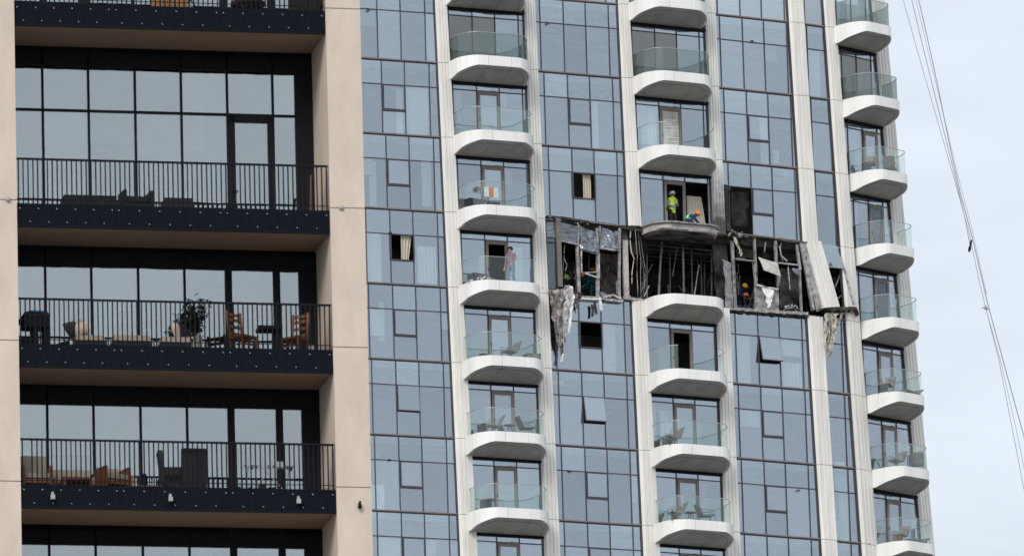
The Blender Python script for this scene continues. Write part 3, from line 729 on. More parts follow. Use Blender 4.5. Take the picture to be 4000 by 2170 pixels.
# --- burnt edge beams at the floor lines above and below the void
def ragged_edge(name, pts, h, d, mat, par, off, f, seed, n=26):
    """broken horizontal edge along photo points"""
    V = []; F = []
    P = [W(*p, off, f) for p in pts]
    for i in range(n+1):
        t = i/n*(len(P)-1); k = min(int(t), len(P)-2); p = P[k].lerp(P[k+1], t-k)
        N = TN(f)[1]
        j = noise.noise(Vector((i*.9+seed, seed, 0))); j2 = noise.noise(Vector((i*1.7, seed*2, 3)))
        for (a, b) in ((0, 0), (1, 0), (1, 1), (0, 1)):
            V.append(p+N*(d*(a-.5)*(1+.5*j2))+Vector((0, 0, h*(b-.5)+(j*h*.55 if b == 0 else j2*h*.25))))
    for i in range(n):
        for w in range(4): F.append((4*i+w, 4*i+(w+1) % 4, 4*(i+1)+(w+1) % 4, 4*(i+1)+w))
    F += [(0, 1, 2, 3), (4*n+3, 4*n+2, 4*n+1, 4*n)]
    return obj(name, V, F, mat, par)
ragged_edge('burnt_ledge', [(2135, 846), (2200, 852), (2300, 868), (2430, 884)], .09, .16, 'burnt', ST4, .06, 2, 1)
ragged_edge('burnt_ledge', [(2300, 869), (2430, 884)], .05, .2, 'ledge_metal', ST4, .07, 2, 3)
ragged_edge('burnt_ledge', [(2420, 888), (2520, 905)], .13, .25, 'burnt', ST4, .05, 3, 2)
ragged_edge('burnt_ledge', [(2790, 915), (2860, 922), (2950, 922), (3135, 948)], .10, .18, 'burnt_wall', ST4, .06, 4, 5)
ragged_edge('burnt_ledge', [(2870, 912), (3010, 930), (3130, 944)], .04, .22, 'ledge_metal', ST4, .07, 4, 6)
ragged_edge('buckled_ledge', [(2268, 1163), (2340, 1166), (2380, 1174), (2432, 1178)], .10, .28, 'bent_metal', ST4, .10, 2, 7)
ragged_edge('buckled_ledge', [(2268, 1168), (2345, 1172)], .05, .30, 'rim_white', ST4, .12, 2, 17)
ragged_edge('buckled_ledge', [(2430, 1165), (2520, 1176)], .09, .3, 'bent_metal', ST4, .08, 3, 8)
ragged_edge('buckled_ledge', [(2108, 1128), (2180, 1132), (2270, 1150)], .10, .25, 'burnt_wall', ST4, .08, 2, 9)
ragged_edge('buckled_ledge', [(2842, 1205), (2960, 1216), (3060, 1222), (3150, 1227)], .12, .30, 'bent_metal', ST4, .08, 4, 10)
ragged_edge('buckled_ledge', [(2845, 1214), (3150, 1238)], .12, .2, 'burnt', ST4, .04, 4, 11)
ragged_edge('buckled_ledge', [(3190, 1203), (3260, 1208), (3335, 1207), (3345, 1228)], .13, .4, 'burnt_wall', ST4, .15, 5, 12)
# --- left bay: remaining strip of glass, thick bent post, spandrel sheets, frames
bx0 = W(2137, 1000, 0, 2).x; bx1 = W(2172, 1000, 0, 2).x
p = pane('vision_pane', 2, bx0, bx1, Z4+.12, Z3-.78, 'dark_window_glass', ST4); pane('spandrel_pane', 2, bx0, bx1, Z3-.74, Z3-.06, 'dusty_glass', ST4)
fb('transom', (2137, 945), (2176, 948), .05, .08, 'mullion_metal', ST4, .04, 2)
fb('bent_post', (2178, 848), (2188, 1120), .20, .14, 'ledge_metal', ST4, .06, 2, .10)
def qsheet(name, quad, mat, amp, off, f, par=ST4, ragged=.02, seed=0, offs=None, thick=.014):
    o = offs or [off]*4
    g_ = [[W(*quad[0], o[0], f), W(*quad[1], o[1], f)], [W(*quad[3], o[3], f), W(*quad[2], o[2], f)]]
    return sheet(name, g_, mat, par, amp, 3.0, 9, thick, ragged, seed)
qsheet('spandrel_pane', [(2190, 866), (2256, 884), (2260, 952), (2192, 936)], 'dusty_glass', .02, .06, 2, seed=1)
qsheet('spandrel_pane', [(2266, 884), (2329, 906), (2338, 986), (2268, 972)], 'dusty_glass', .09, .14, 2, seed=2, offs=[.08, .10, .3, .22])
qsheet('spandrel_pane', [(2354, 888), (2420, 906), (2416, 972), (2342, 962)], 'dusty_glass', .08, .14, 2, seed=3, offs=[.05, .05, .25, .2])
for (a, b, w, o1, o2) in [((2260, 878), (2256, 1000), .08, .08, .1), ((2254, 950), (2262, 1158), .13, .05, .06), ((2331, 890), (2336, 1000), .09, .1, .14), ((2336, 990), (2334, 1160), .15, .1, .06), ((2420, 890), (2418, 1168), .10, .08, .1), ((2342, 882), (2344, 965), .10, .0, .0)]:
    fb('bent_mullion', a, b, w, .10, 'bent_metal', ST4, o1, 2, o2)
for (a, b, w, m) in [((2190, 940), (2262, 956), .06, 'bent_metal'), ((2264, 972), (2340, 994), .055, 'torn_foil'), ((2340, 968), (2420, 978), .06, 'bent_metal'), ((2270, 1062), (2340, 1086), .05, 'pale_board'), ((2272, 1066), (2332, 1062), .05, 'bent_metal')]:
    fb('bent_transom', a, b, w, .09, m, ST4, .13, 2)
mb_ = [((2270, 978), (2272, 1064)), ((2339, 990), (2340, 1086))]
for a, b in mb_: fb('sash_frame', a, b, .05, .07, 'torn_foil', ST4, .18, 2)
ragged_edge('torn_strip', [(2342, 966), (2385, 972), (2402, 976)], .12, .12, 'torn_foil', ST4, .15, 2, 21, 14)
ragged_edge('torn_strip', [(2422, 905), (2420, 1030), (2424, 1165)], .10, .08, 'torn_foil', ST4, .14, 2, 23, 30)
ragged_edge('torn_strip', [(2335, 900), (2337, 985)], .08, .05, 'torn_foil', ST4, .2, 2, 24, 16)
ragged_edge('torn_strip', [(2268, 895), (2270, 970)], .06, .05, 'torn_foil', ST4, .2, 2, 25, 16)
ragged_edge('torn_strip', [(2355, 1160), (2395, 1152), (2425, 1165)], .10, .05, 'torn_foil', ST4, .16, 2, 26, 16)
# scorched inner face of the lost column
for (c, a, b, w, off, m) in [('C3', (2440, 938), (2446, 1162), .24, -.05, 'scorched_panel'), ('C3', (2428, 900), (2444, 960), .34, -.12, 'burnt_wall')]:
    fb('column_core', a, b, w, .14, m, tower, off, 2)
# --- middle void: hung ceiling rails, steel studs, rear partition
for i, (u0, v0, u1, v1, w, off) in enumerate([(2584, 940, 2572, 1166, .085, -.9), (2586, 940, 2584, 990, .06, -.86), (2667, 950, 2671, 1165, .09, -1.1), (2700, 968, 2704, 1160, .06, -1.8), (2616, 990, 2617, 1150, .06, -2.2),
                         (2527, 975, 2526, 1170, .055, -1.5), (2513, 985, 2512, 1170, .05, -1.9), (2737, 985, 2741, 1160, .05, -2.1), (2751, 990, 2752, 1160, .04, -2.6), (2779, 978, 2779, 1160, .055, -1.6), (2798, 960, 2799, 1160, .05, -1.2)]):
    fb('steel_stud', (u0, v0), (u1, v1), w, .05, 'steel_stud', ST4, off, 3)
for j in range(7):
    t = -.7-.62*j
    a = W(2470, 940, t, 3); b = W(2810, 975, t, 3); a.z = b.z = Z3-.52-.05*random.random()
    bar('ceiling_rail', a, b, .05, .06, (0, 0, 1), 'burnt_wall', ST4)
obj('fallen_partition', [W(2640, 1120, -4.2, 3), W(2690, 1125, -4.2, 3), W(2690, 1175, -4.2, 3), W(2640, 1175, -4.2, 3), W(2640, 1120, -4.3, 3), W(2690, 1125, -4.3, 3), W(2690, 1175, -4.3, 3), W(2640, 1175, -4.3, 3)],
    [(0, 1, 2, 3), (7, 6, 5, 4), (0, 4, 5, 1), (1, 5, 6, 2), (2, 6, 7, 3), (3, 7, 4, 0)], 'burnt_wall', ST4)
# --- right bay: posts, transoms, twisted sheets
for (a, b, w, o1, o2) in [((2859, 940), (2872, 1205), .13, .02, .05), ((2946, 930), (2950, 1030), .10, .05, .06), ((2950, 1020), (2953, 1218), .12, .05, .05), ((3028, 940), (3032, 1030), .12, .05, .06), ((3033, 1025), (3036, 1115), .09, .06, .1), ((3112, 955), (3125, 1055), .11, .04, .1),
                          ((3122, 1040), (3130, 1215), .09, .05, .1), ((3128, 950), (3178, 1210), .12, .12, .2), ((3150, 1080), (3172, 1215), .07, .0, .0)]:
    fb('bent_mullion', a, b, w, .10, 'bent_metal' if w > .1 else 'steel_stud', ST4, o1, 4, o2)
for (a, b, w) in [((2872, 1012), (2950, 1020), .06), ((3036, 1026), (3124, 1036), .07), ((2872, 1011), (2910, 1014), .08)]:
    fb('bent_transom', a, b, w, .10, 'bent_metal', ST4, .07, 4)
ragged_edge('torn_strip', [(2866, 1010), (2872, 1100), (2872, 1195)], .07, .06, 'bent_metal', ST4, .12, 4, 31, 30)
sheet('twisted_panel', [[W(2822, 1012, .25, 4), W(2856, 1028, .1, 4)], [W(2834, 1100, .3, 4), W(2860, 1110, .1, 4)], [W(2832, 1210, .2, 4), W(2868, 1212, .12, 4)]], 'bent_metal', ST4, .06, 2, 6, .014, .02, 5)
sheet('hanging_board', [[W(2962, 1003, .25, 4), W(3000, 1016, .4, 4), W(3038, 1026, .3, 4)], [W(2984, 1054, .55, 4), W(3020, 1066, .6, 4), W(3051, 1079, .5, 4)]], 'pale_board', ST4, .04, 1.5, 5, .016, .015, 6)
sheet('broken_infill', [[W(2954, 1118, .1, 4), W(2996, 1126, .15, 4), W(3042, 1136, .1, 4)], [W(2956, 1165, .12, 4), W(3000, 1175, .05, 4), W(3042, 1180, .1, 4)], [W(2956, 1212, .1, 4), W(3000, 1214, .12, 4), W(3044, 1218, .1, 4)]], 'bent_metal', ST4, .05, 3, 6, .014, .03, 7)
sheet('torn_lining', [[W(2975, 1122, .3, 4), W(3025, 1132, .3, 4)], [W(2992, 1165, .35, 4), W(3018, 1160, .35, 4)], [W(3000, 1200, .35, 4), W(3010, 1196, .35, 4)]], 'towel_white', ST4, .05, 4, 6, .012, .05, 8)
ragged_edge('torn_strip', [(2955, 1112), (2990, 1122), (3040, 1130)], .08, .1, 'torn_foil', ST4, .18, 4, 33, 20)
for i, (u, v, uu, vv) in enumerate([(2990, 945, 2986, 985), (3045, 960, 3052, 1000), (3078, 1040, 3086, 1130), (3055, 1000, 3075, 1020)]):
    fb('torn_strip', (u, v), (uu, vv), .05, .02, 'pale_board' if i % 2 else 'bent_metal', ST4, .02, 4)
# --- tilted column, the fallen corner and what is left of the narrow bay
xl, xr = col_x('C5', 3)
A3 = [W(3212, 1203, .34, 4), W(3266, 1201, .25, 5)]; B3_ = [W(3142, 941, .02, 4), W(3195, 946, .0, 5)]
def tilt_col(a, b):
    t = (b-a); w = t.length; t.normalize(); n = Vector((t.y, -t.x, 0)).normalized()
    return [a+t*(p*w)+n*v for p, v in PROF]
V, F = col_mesh(tilt_col(*A3), tilt_col(*B3_)); tc_ = obj('column_panel', V, F, 'column_panel', tower); tc_['label'] = 'column cladding knocked loose and leaning to the right'
sheet('column_return', [[W(3128, 950, .12, 4), W(3146, 945, .1, 4)], [W(3160, 1080, .2, 4), W(3182, 1080, .24, 4)], [W(3190, 1215, .25, 4), W(3214, 1208, .34, 4)]], 'bent_metal', ST4, .03, 2, 6, .02, .02, 9)
qsheet('spandrel_pane', [(3199, 950), (3274, 960), (3292, 1044), (3226, 1038)], 'tower_glass', .01, .1, 5, ragged=.0, seed=10, offs=[.02, .02, .16, .16])
fb('bent_transom', (3226, 1041), (3290, 1046), .045, .08, 'torn_foil', ST4, .15, 5)
fb('fallen_tube', (3284, 1000), (3336, 1190), .075, .075, 'torn_foil', tower, .55, 5)
for (a, b) in [((3282, 1070), (3262, 1120)), ((3290, 1150), (3260, 1175)), ((3232, 1090), (3238, 1190)), ((3296, 1060), (3300, 1190))]: fb('bent_mullion', a, b, .05, .05, 'steel_stud', ST4, -.1, 5)
pane('vision_pane', 5, W(3286, 1100, 0, 5).x, W(3318, 1100, 0, 5).x, Z4+.1, Z3-1.2, 'dusty_glass', ST4)
# --- charred jamb and empty pane above the void
fb('charred_jamb', (2833, 745), (2842, 905), .16, .2, 'burnt', ST3, .05, 4)
fb('charred_jamb', (2828, 728), (2850, 742), .22, .12, 'burnt', ST3, .05, 4)
sheet('smoke_curtain', [[W(2856, 745, -.5, 4), W(2922, 752, -.5, 4)], [W(2856, 830, -.5, 4), W(2922, 835, -.5, 4)], [W(2860, 880, -.5, 4), W(2922, 885, -.6, 4)]], 'burnt', ST3, .1, 2, 6, .01, .03, 12)
# --- hanging torn material: one thing each
def strips(name, label, cat, defs, seed, mats, thick=.02):
    """several torn strips that hang as one piece; defs: list of (photo path, width m, material, off)"""
    allv = []; allf = []; mi = []
    for q, (path, w0, w1, m, off, f) in enumerate(defs):
        P = [W(*p, off, f) for p in path]; n = 14; T, N = TN(f); base = len(allv); wd = 6
        for i in range(n+1):
            t = i/n*(len(P)-1); k = min(int(t), len(P)-2); p = P[k].lerp(P[k+1], t-k); w = w0+(w1-w0)*i/n
            w *= 1+.7*noise.noise(Vector((i*.8, q*3.1, seed)))
            for j in range(wd+1):
                a = (j/wd-.5); fold = .02*math.sin(j*1.9+q+i*.25)+.20*noise.noise(Vector((j*.55, i*.62, q+seed)))+.10*noise.noise(Vector((j*1.3, i*1.5, q+seed+5)))
                allv.append(p+T*(a*w+.07*noise.noise(Vector((i*.7, j*.8, seed+q))))+N*fold*min(1, w*2.2))
        for i in range(n):
            for j in range(wd):
                b = base+i*(wd+1)+j; allf.append((b, b+1, b+wd+2, b+wd+1)); mi.append(m)
    t = len(allv); N = TN(defs[0][5])[1]
    V = allv+[v-N*thick for v in allv]; F = allf+[tuple(t+i for i in f[::-1]) for f in allf]
    o = obj(name, V, F, mats, None, None, mi+mi); return tag(o, label, cat)
strips('torn_membrane', 'grey torn wall membrane hanging in folds below the left end of the burnt storey', 'debris', [
    ([(2168, 1132), (2172, 1190), (2180, 1290), (2196, 1385)], .62, .18, 0, .30, 2), ([(2195, 1130), (2192, 1210), (2190, 1300), (2188, 1350)], .55, .12, 0, .40, 2),
    ([(2222, 1115), (2236, 1160), (2230, 1215), (2222, 1300)], .30, .08, 1, .45, 2), ([(2216, 1118), (2218, 1180), (2204, 1260), (2206, 1340)], .35, .1, 2, .5, 2),
    ([(2246, 1146), (2252, 1180), (2262, 1215)], .34, .03, 3, .2, 2), ([(2147, 1160), (2146, 1230), (2145, 1300)], .12, .06, 4, .12, 2),
    ([(2200, 1380), (2196, 1400), (2195, 1412)], .05, .02, 1, .4, 2)], 3, ['membrane', 'towel_white', 'torn_foil', 'membrane', 'burnt'])
strips('torn_insulation', 'pale torn insulation hanging beneath the tilted column at the right', 'debris', [
    ([(3245, 1222), (3240, 1280), (3238, 1340), (3242, 1385)], .50, .16, 0, .35, 5), ([(3226, 1225), (3224, 1290), (3222, 1360)], .12, .10, 1, .45, 5),
    ([(3262, 1222), (3256, 1300), (3244, 1370)], .34, .12, 0, .42, 5), ([(3290, 1222), (3280, 1250), (3264, 1290)], .20, .05, 2, .3, 5), ([(3248, 1370), (3236, 1392)], .2, .14, 2, .42, 5)], 8, ['insulation', 'pale_board', 'scorched_panel'])
strips('scorched_rag', 'beige scorched rag caught at the top left of the right burnt bay', 'debris', [([(2868, 925), (2880, 955), (2892, 975), (2896, 1000)], .14, .12, 0, .25, 4), ([(2862, 905), (2880, 915), (2900, 920)], .2, .2, 1, .2, 4)], 12, ['insulation', 'bent_metal'])
strips('torn_flap', 'pale torn flap hanging from the buckled ledge above a dark open window', 'debris', [([(2342, 1160), (2346, 1190), (2350, 1215)], .09, .14, 0, .3, 2), ([(2314, 1188), (2316, 1212), (2314, 1236)], .12, .10, 1, .2, 2)], 15, ['towel_white', 'burnt'])
strips('torn_scrap', 'small pale scrap hanging just under the torn grey membrane', 'debris', [([(2196, 1414), (2194, 1395), (2193, 1412)], .05, .08, 0, .35, 2)], 18, ['towel_white'])
# --- debris heaps (nobody could count the pieces): one mass each
def heap(name, label, pts, mats, n, size, off, f, seed):
    rnd = random.Random(seed); mb = MB()
    for i in range(n):
        t = rnd.random()*(len(pts)-1); k = min(int(t), len(pts)-2)
        u = pts[k][0]+(pts[k+1][0]-pts[k][0])*(t-k)+rnd.uniform(-6, 6); v = pts[k][1]+(pts[k+1][1]-pts[k][1])*(t-k)+rnd.uniform(-7, 5)
        M = Matrix.Rotation(rnd.uniform(0, 3), 4, 'X') @ Matrix.Rotation(rnd.uniform(0, 3), 4, 'Y')
        mb.box(W(u, v, off+rnd.uniform(-.25, .2), f), (size*rnd.uniform(.4, 2.2), size*rnd.uniform(.08, .3), size*rnd.uniform(.2, .8)), rnd.uniform(0, 3), rnd.randrange(len(mats)), M)
    o = mb.build(name, mats); return tag(o, label, 'debris', kind='stuff')
heap('rubble', 'dark twisted rubble on the broken ledge under the tilted column', [(3196, 1206), (3260, 1212), (3335, 1212)], ['burnt', 'bent_metal', 'burnt_wall', 'insulation'], 90, .15, .2, 5, 3)
heap('rubble', 'pale rubble heaped on the sill of the right burnt bay', [(3068, 1205), (3090, 1196), (3115, 1208)], ['insulation', 'bent_metal', 'pale_board', 'burnt'], 60, .12, -.1, 4, 4)
heap('rubble', 'dark rubble along the broken floor edge left of the middle void', [(2430, 1160), (2470, 1168), (2515, 1176)], ['burnt', 'bent_metal', 'burnt_wall'], 60, .12, -.05, 3, 5)
heap('rubble', 'dark rubble under the torn top edge of the left burnt bay', [(2145, 850), (2190, 856), (2320, 880)], ['burnt', 'bent_metal'], 45, .08, .1, 2, 6)
heap('rubble', 'grey debris caught below the charred empty window', [(2850, 908), (2880, 915), (2900, 922)], ['burnt', 'bent_metal', 'pale_board'], 40, .13, .15, 4, 7)
heap('rubble', 'broken glass and dark rubble on the floor of the right burnt bay', [(2880, 1200), (2960, 1212), (3060, 1218), (3140, 1222)], ['burnt', 'burnt_wall', 'bent_metal'], 80, .14, -.5, 4, 8)
# --- cables dangling in the void
def cable(label, pts, r, f, offs, mat='bent_metal'):
    P = [W(*p, offs, f) for p in pts]; mb = MB(); Q = []
    for a, b in zip(P, P[1:]):
        for i in range(5): Q.append(a.lerp(b, i/5))
    Q.append(P[-1]); Q = [q+Vector((noise.noise(q*1.3)*.03, 0, 0)) for q in Q]
    mb.tube(Q, r, 6); return tag(mb.build('cable', mat, smooth=True), label, 'cable')
cable('pale wavy cable dangling beside the scorched column core', [(2464, 878), (2460, 940), (2466, 985), (2476, 1010), (2470, 1065), (2468, 1110)], .022, 3, .1, 'pale_board')
cable('straight grey cable hanging at the left edge of the void', [(2480, 880), (2488, 1000), (2491, 1165)], .016, 3, .15)
cable('thin dark cable hanging second from the left edge of the void', [(2492, 900), (2502, 1000), (2504, 1168)], .012, 3, .0)
cable('thin grey cable hanging nearest the leaning stud', [(2500, 905), (2520, 1050), (2518, 1176)], .014, 3, -.2)
cable('looped pale cable hanging in the dark left burnt bay', [(2206, 955), (2204, 1010), (2215, 1035), (2208, 1058)], .018, 2, -.2, 'pale_board')
cable('loose wire curling from the burnt ledge at the right', [(3052, 948), (3046, 975), (3050, 1000), (3060, 1018)], .012, 4, .1)

# --- loose bent pieces, charred linings and glass shards left in the burnt bays
rb = random.Random(31)
for (f, u0, u1, v0, v1, n) in ((2, 2200, 2420, 985, 1150, 9), (3, 2460, 2800, 960, 1160, 10), (4, 2870, 3120, 950, 1205, 16), (5, 3225, 3310, 1050, 1190, 7)):
    for i in range(n):
        u = rb.uniform(u0, u1); v = rb.uniform(v0, v1); L_ = rb.uniform(35, 120); a = rb.gauss(0, .35)
        fb('bent_rod', (u, v), (u+L_*math.sin(a), v+L_*math.cos(a)*(1 if v+L_ < v1+20 else -1)), rb.uniform(.02, .05), .03, rb.choice(['burnt_wall', 'steel_stud', 'bent_metal', 'burnt_wall']), ST4, rb.uniform(-1.6, -.05), f)
def lining(quad, off, f, mat, seed, amp=.10): return qsheet('charred_lining', quad, mat, amp, off, f, seed=seed, ragged=.06)
lining([(2346, 985), (2414, 995), (2414, 1160), (2350, 1155)], -1.1, 2, 'burnt_wall', 41)
lining([(2385, 1040), (2414, 1050), (2414, 1150), (2392, 1140)], -.6, 2, 'burnt', 42)
lining([(3045, 1045), (3118, 1052), (3122, 1210), (3048, 1205)], -.9, 4, 'burnt_wall', 43)
lining([(2876, 945), (2944, 952), (2944, 1008), (2878, 1004)], -.7, 4, 'burnt_wall', 44)
lining([(2956, 945), (3026, 955), (3024, 1012), (2960, 1004)], -.8, 4, 'burnt', 45)
lining([(3040, 960), (3108, 968), (3112, 1020), (3044, 1016)], -.8, 4, 'burnt_wall', 46)
lining([(2455, 930), (2530, 945), (2528, 1000), (2458, 990)], -1.0, 3, 'burnt_wall', 47)
lining([(2780, 950), (2840, 955), (2846, 1180), (2800, 1170)], -.5, 3, 'burnt_wall', 48)
for i, (q, off, f) in enumerate([([(2264, 900), (2280, 905), (2274, 925), (2266, 930)], .2, 2), ([(2405, 1100), (2418, 1095), (2419, 1160), (2408, 1150)], .1, 2), ([(2345, 1135), (2375, 1150), (2372, 1162), (2346, 1162)], .1, 2),
                                 ([(3092, 1045), (3120, 1050), (3118, 1075), (3100, 1062)], .1, 4), ([(2953, 1030), (2962, 1033), (2958, 1110), (2953, 1105)], .1, 4), ([(3036, 1050), (3050, 1085), (3040, 1130), (3036, 1120)], .15, 4)]):
    qsheet('glass_shard', q, 'dusty_glass', .01, off, f, seed=60+i, ragged=.02, thick=.01)
heap('rubble', 'charred ceiling scraps heaped at the back edge of the middle void', [(2560, 1168), (2640, 1172), (2720, 1168), (2790, 1172)], ['burnt', 'burnt_wall', 'steel_stud'], 70, .16, -.8, 3, 14)

# ================================================================== CURTAINS AND INTERIORS SEEN THROUGH GLASS
def curtain(u0, u1, v0, v1, f, label, mat='curtain_cloth', off=-.16, taper=0.0, folds=5):
    a, b = W(u0, v0, off, f), W(u1, v0, off, f); zt = a.z; zb = W(u0, v1, off, f).z
    T, N = TN(f); w = (b-a).length; n = folds*6; V = []; F = []; rows = 5
    for r in range(rows):
        t = r/(rows-1); z = zt+(zb-zt)*t
        for i in range(n+1):
            x = i/n; xx = x*(1+taper*t)
            V.append(Vector((a.x, a.y, z))+T*(xx*w)+N*(.035*math.sin(x*folds*2*math.pi+.6*math.sin(t*3))+.01*noise.noise(Vector((x*9, t*3, u0)))))
    for r in range(rows-1):
        for i in range(n): q = r*(n+1)+i; F.append((q, q+1, q+n+2, q+n+1))
    t = len(V); V2 = V+[v-N*.006 for v in V]; F2 = F+[tuple(t+i for i in g_[::-1]) for g_ in F]
    return tag(obj('curtain', V2, F2, mat, smooth=True), label, 'curtain')
curtain(1546, 1570, 345, 520, 0, 'narrow pale curtain behind the second-highest opening window of the leftmost glass bay')
curtain(1440, 1468, 630, 805, 0, 'narrow pale curtain at the far left, one storey above the open curtained window')
curtain(1645, 1682, 625, 805, 0, 'pale curtain right of the closed sash, one storey above the open curtained window')
curtain(1432, 1486, 905, 1100, 0, 'pale curtain left of the open curtained window in the leftmost glass bay')
curtain(1628, 1702, 960, 1104, 0, 'pale bunched curtain right of the open curtained window in the leftmost glass bay')
curtain(1565, 1606, 920, 1012, 0, 'cream curtain blowing in the open window of the leftmost glass bay', 'cream_cloth', -.06, -.3, 3)
curtain(2276, 2306, 682, 778, 2, 'cream curtain drawn over the right half of the open window above the burnt left bay', 'cream_cloth', -.08, 0, 3)
curtain(2966, 2996, 455, 640, 4, 'narrow pale curtain behind the sash two storeys above the burnt right bay')
curtain(3022, 3042, 588, 636, 4, 'short pale curtain end low behind the glass two storeys above the burnt right bay')
curtain(3056, 3128, 1412, 1512, 4, 'pale blind behind the glass right of the propped-open sash')
curtain(3258, 3300, 1800, 2120, 5, 'long pale curtain in the narrow bay near the bottom right', taper=.3)
curtain(2682, 2738, 764, 872, 3, 'cream curtain hanging in the glassless opening beside the standing worker', 'cream_cloth', -.10, .25, 5)
curtain(3386, 3440, 795, 935, 6, 'beige curtain behind the balcony door at the right, above the storey with the dark window', 'cream_cloth', -.12, 0, 4)
curtain(2485, 2560, 420, 560, 3, 'pale curtain left of the boarded balcony door')
curtain(1480, 1500, 1180, 1330, 0, 'thin pale curtain in the leftmost glass bay, one storey below the open curtained window')
curtain(2130, 2200, 1480, 1500, 2, 'low pale curtain hem under the propped-open sash of the middle glass bay')
curtain(2505, 2560, 1580, 1720, 3, 'pale curtain left of the balcony door, two storeys below the burnt void')
curtain(2575, 2650, 1600, 1730, 3, 'pale curtain filling the balcony door, two storeys below the burnt void')
curtain(1780, 1800, 350, 500, 1, 'narrow pale curtain left of the second-highest balcony door of the left balcony stack')
curtain(1440, 1500, 1890, 1990, 0, 'pale curtain in the lower left corner of the leftmost glass bay')
# rooms seen through the open middle storey have dark rear walls; a sooted partition stands behind the worker's door
obj('door_room_screen', [W(2590, 740, -1.6, 3), W(2790, 760, -1.6, 3), W(2790, 900, -1.6, 3), W(2590, 880, -1.6, 3), W(2590, 740, -1.7, 3), W(2790, 760, -1.7, 3), W(2790, 900, -1.7, 3), W(2590, 880, -1.7, 3)],
    [(0, 1, 2, 3), (7, 6, 5, 4), (0, 4, 5, 1), (1, 5, 6, 2), (2, 6, 7, 3), (3, 7, 4, 0)], 'burnt', STOREY[3])

# ================================================================== PEOPLE
STAND = dict(pelvis=(0, .02, .95), spine=(0, .03, 1.15), chest=(0, 0, 1.36), neck=(0, .0, 1.51), head=(0, -.02, 1.62), top=(0, 0, 1.73), chin=(0, -.075, 1.565), nose=(0, -.115, 1.63),
             shL=(-.19, 0, 1.42), elL=(-.26, .0, 1.16), wrL=(-.09, -.22, 1.10), shR=(.19, 0, 1.42), elR=(.28, .0, 1.15), wrR=(.08, -.23, 1.14),
             hiL=(-.10, .02, .92), knL=(-.11, -.02, .50), anL=(-.11, .03, .09), toL=(-.12, -.14, .04), hiR=(.10, .02, .92), knR=(.12, -.02, .50), anR=(.12, .03, .09), toR=(.14, -.14, .04))
CROUCH = dict(pelvis=(0, .14, .40), spine=(0, .08, .58), chest=(0, -.08, .74), neck=(0, -.18, .85), head=(0, -.26, .92), top=(0, -.28, 1.03), chin=(0, -.33, .87), nose=(0, -.37, .94),
              shL=(-.19, -.08, .79), elL=(-.28, -.28, .58), wrL=(-.12, -.44, .42), shR=(.19, -.08, .79), elR=(.28, -.28, .58), wrR=(.10, -.46, .40),
              hiL=(-.11, .12, .39), knL=(-.17, -.28, .46), anL=(-.15, .0, .09), toL=(-.16, -.16, .04), hiR=(.11, .12, .39), knR=(.17, -.28, .44), anR=(.15, .0, .09), toR=(.16, -.16, .04))
KNEEL = dict(CROUCH); KNEEL.update(pelvis=(0, .16, .36), spine=(0, .04, .46), chest=(0, -.14, .53), neck=(0, -.26, .58), head=(0, -.35, .60), top=(0, -.41, .69), chin=(0, -.40, .53), nose=(0, -.46, .58),
             shL=(-.19, -.15, .57), elL=(-.27, -.32, .36), wrL=(-.14, -.45, .22), shR=(.19, -.15, .57), elR=(.27, -.32, .36), wrR=(.12, -.46, .22), knL=(-.17, -.20, .30), knR=(.17, -.20, .30))
BEND = dict(STAND); BEND.update(spine=(0, -.04, 1.10), chest=(0, -.20, 1.24), neck=(0, -.32, 1.31), head=(0, -.41, 1.35), top=(0, -.46, 1.44), chin=(0, -.46, 1.28), nose=(0, -.51, 1.34),
            shL=(-.19, -.22, 1.28), elL=(-.25, -.36, 1.02), wrL=(-.14, -.52, .86), shR=(.19, -.22, 1.28), elR=(.25, -.36, 1.02), wrR=(.12, -.54, .88))
WALK = dict(STAND); WALK.update(elL=(-.27, .05, 1.14), wrL=(-.27, -.06, .90), elR=(.25, -.05, 1.16), wrR=(.22, -.22, 1.02), knL=(-.11, -.08, .50), anL=(-.11, -.10, .09), toL=(-.12, -.27, .04), anR=(.12, .14, .1), toR=(.14, -.02, .04))
RAD = dict(pelvis=(.165, .12), spine=(.15, .105), chest=(.17, .12), neck=(.058, .06), head=(.078, .092), top=(.06, .075), chin=(.04, .035), nose=(.017, .02), sh=(.078, .078), el=(.05, .05), wr=(.034, .03), hi=(.105, .11), kn=(.066, .07), an=(.047, .05), to=(.042, .034))
BONES = [('pelvis', 'spine', 1), ('spine', 'chest', 1), ('chest', 'neck', 1), ('neck', 'head', 0), ('head', 'top', 0), ('head', 'chin', 0), ('head', 'nose', 0)]
for q in 'LR': BONES += [('chest', 'sh'+q, 1), ('sh'+q, 'el'+q, 2), ('el'+q, 'wr'+q, 2), ('pelvis', 'hi'+q, 3), ('hi'+q, 'kn'+q, 3), ('kn'+q, 'an'+q, 3), ('an'+q, 'to'+q, 4)]
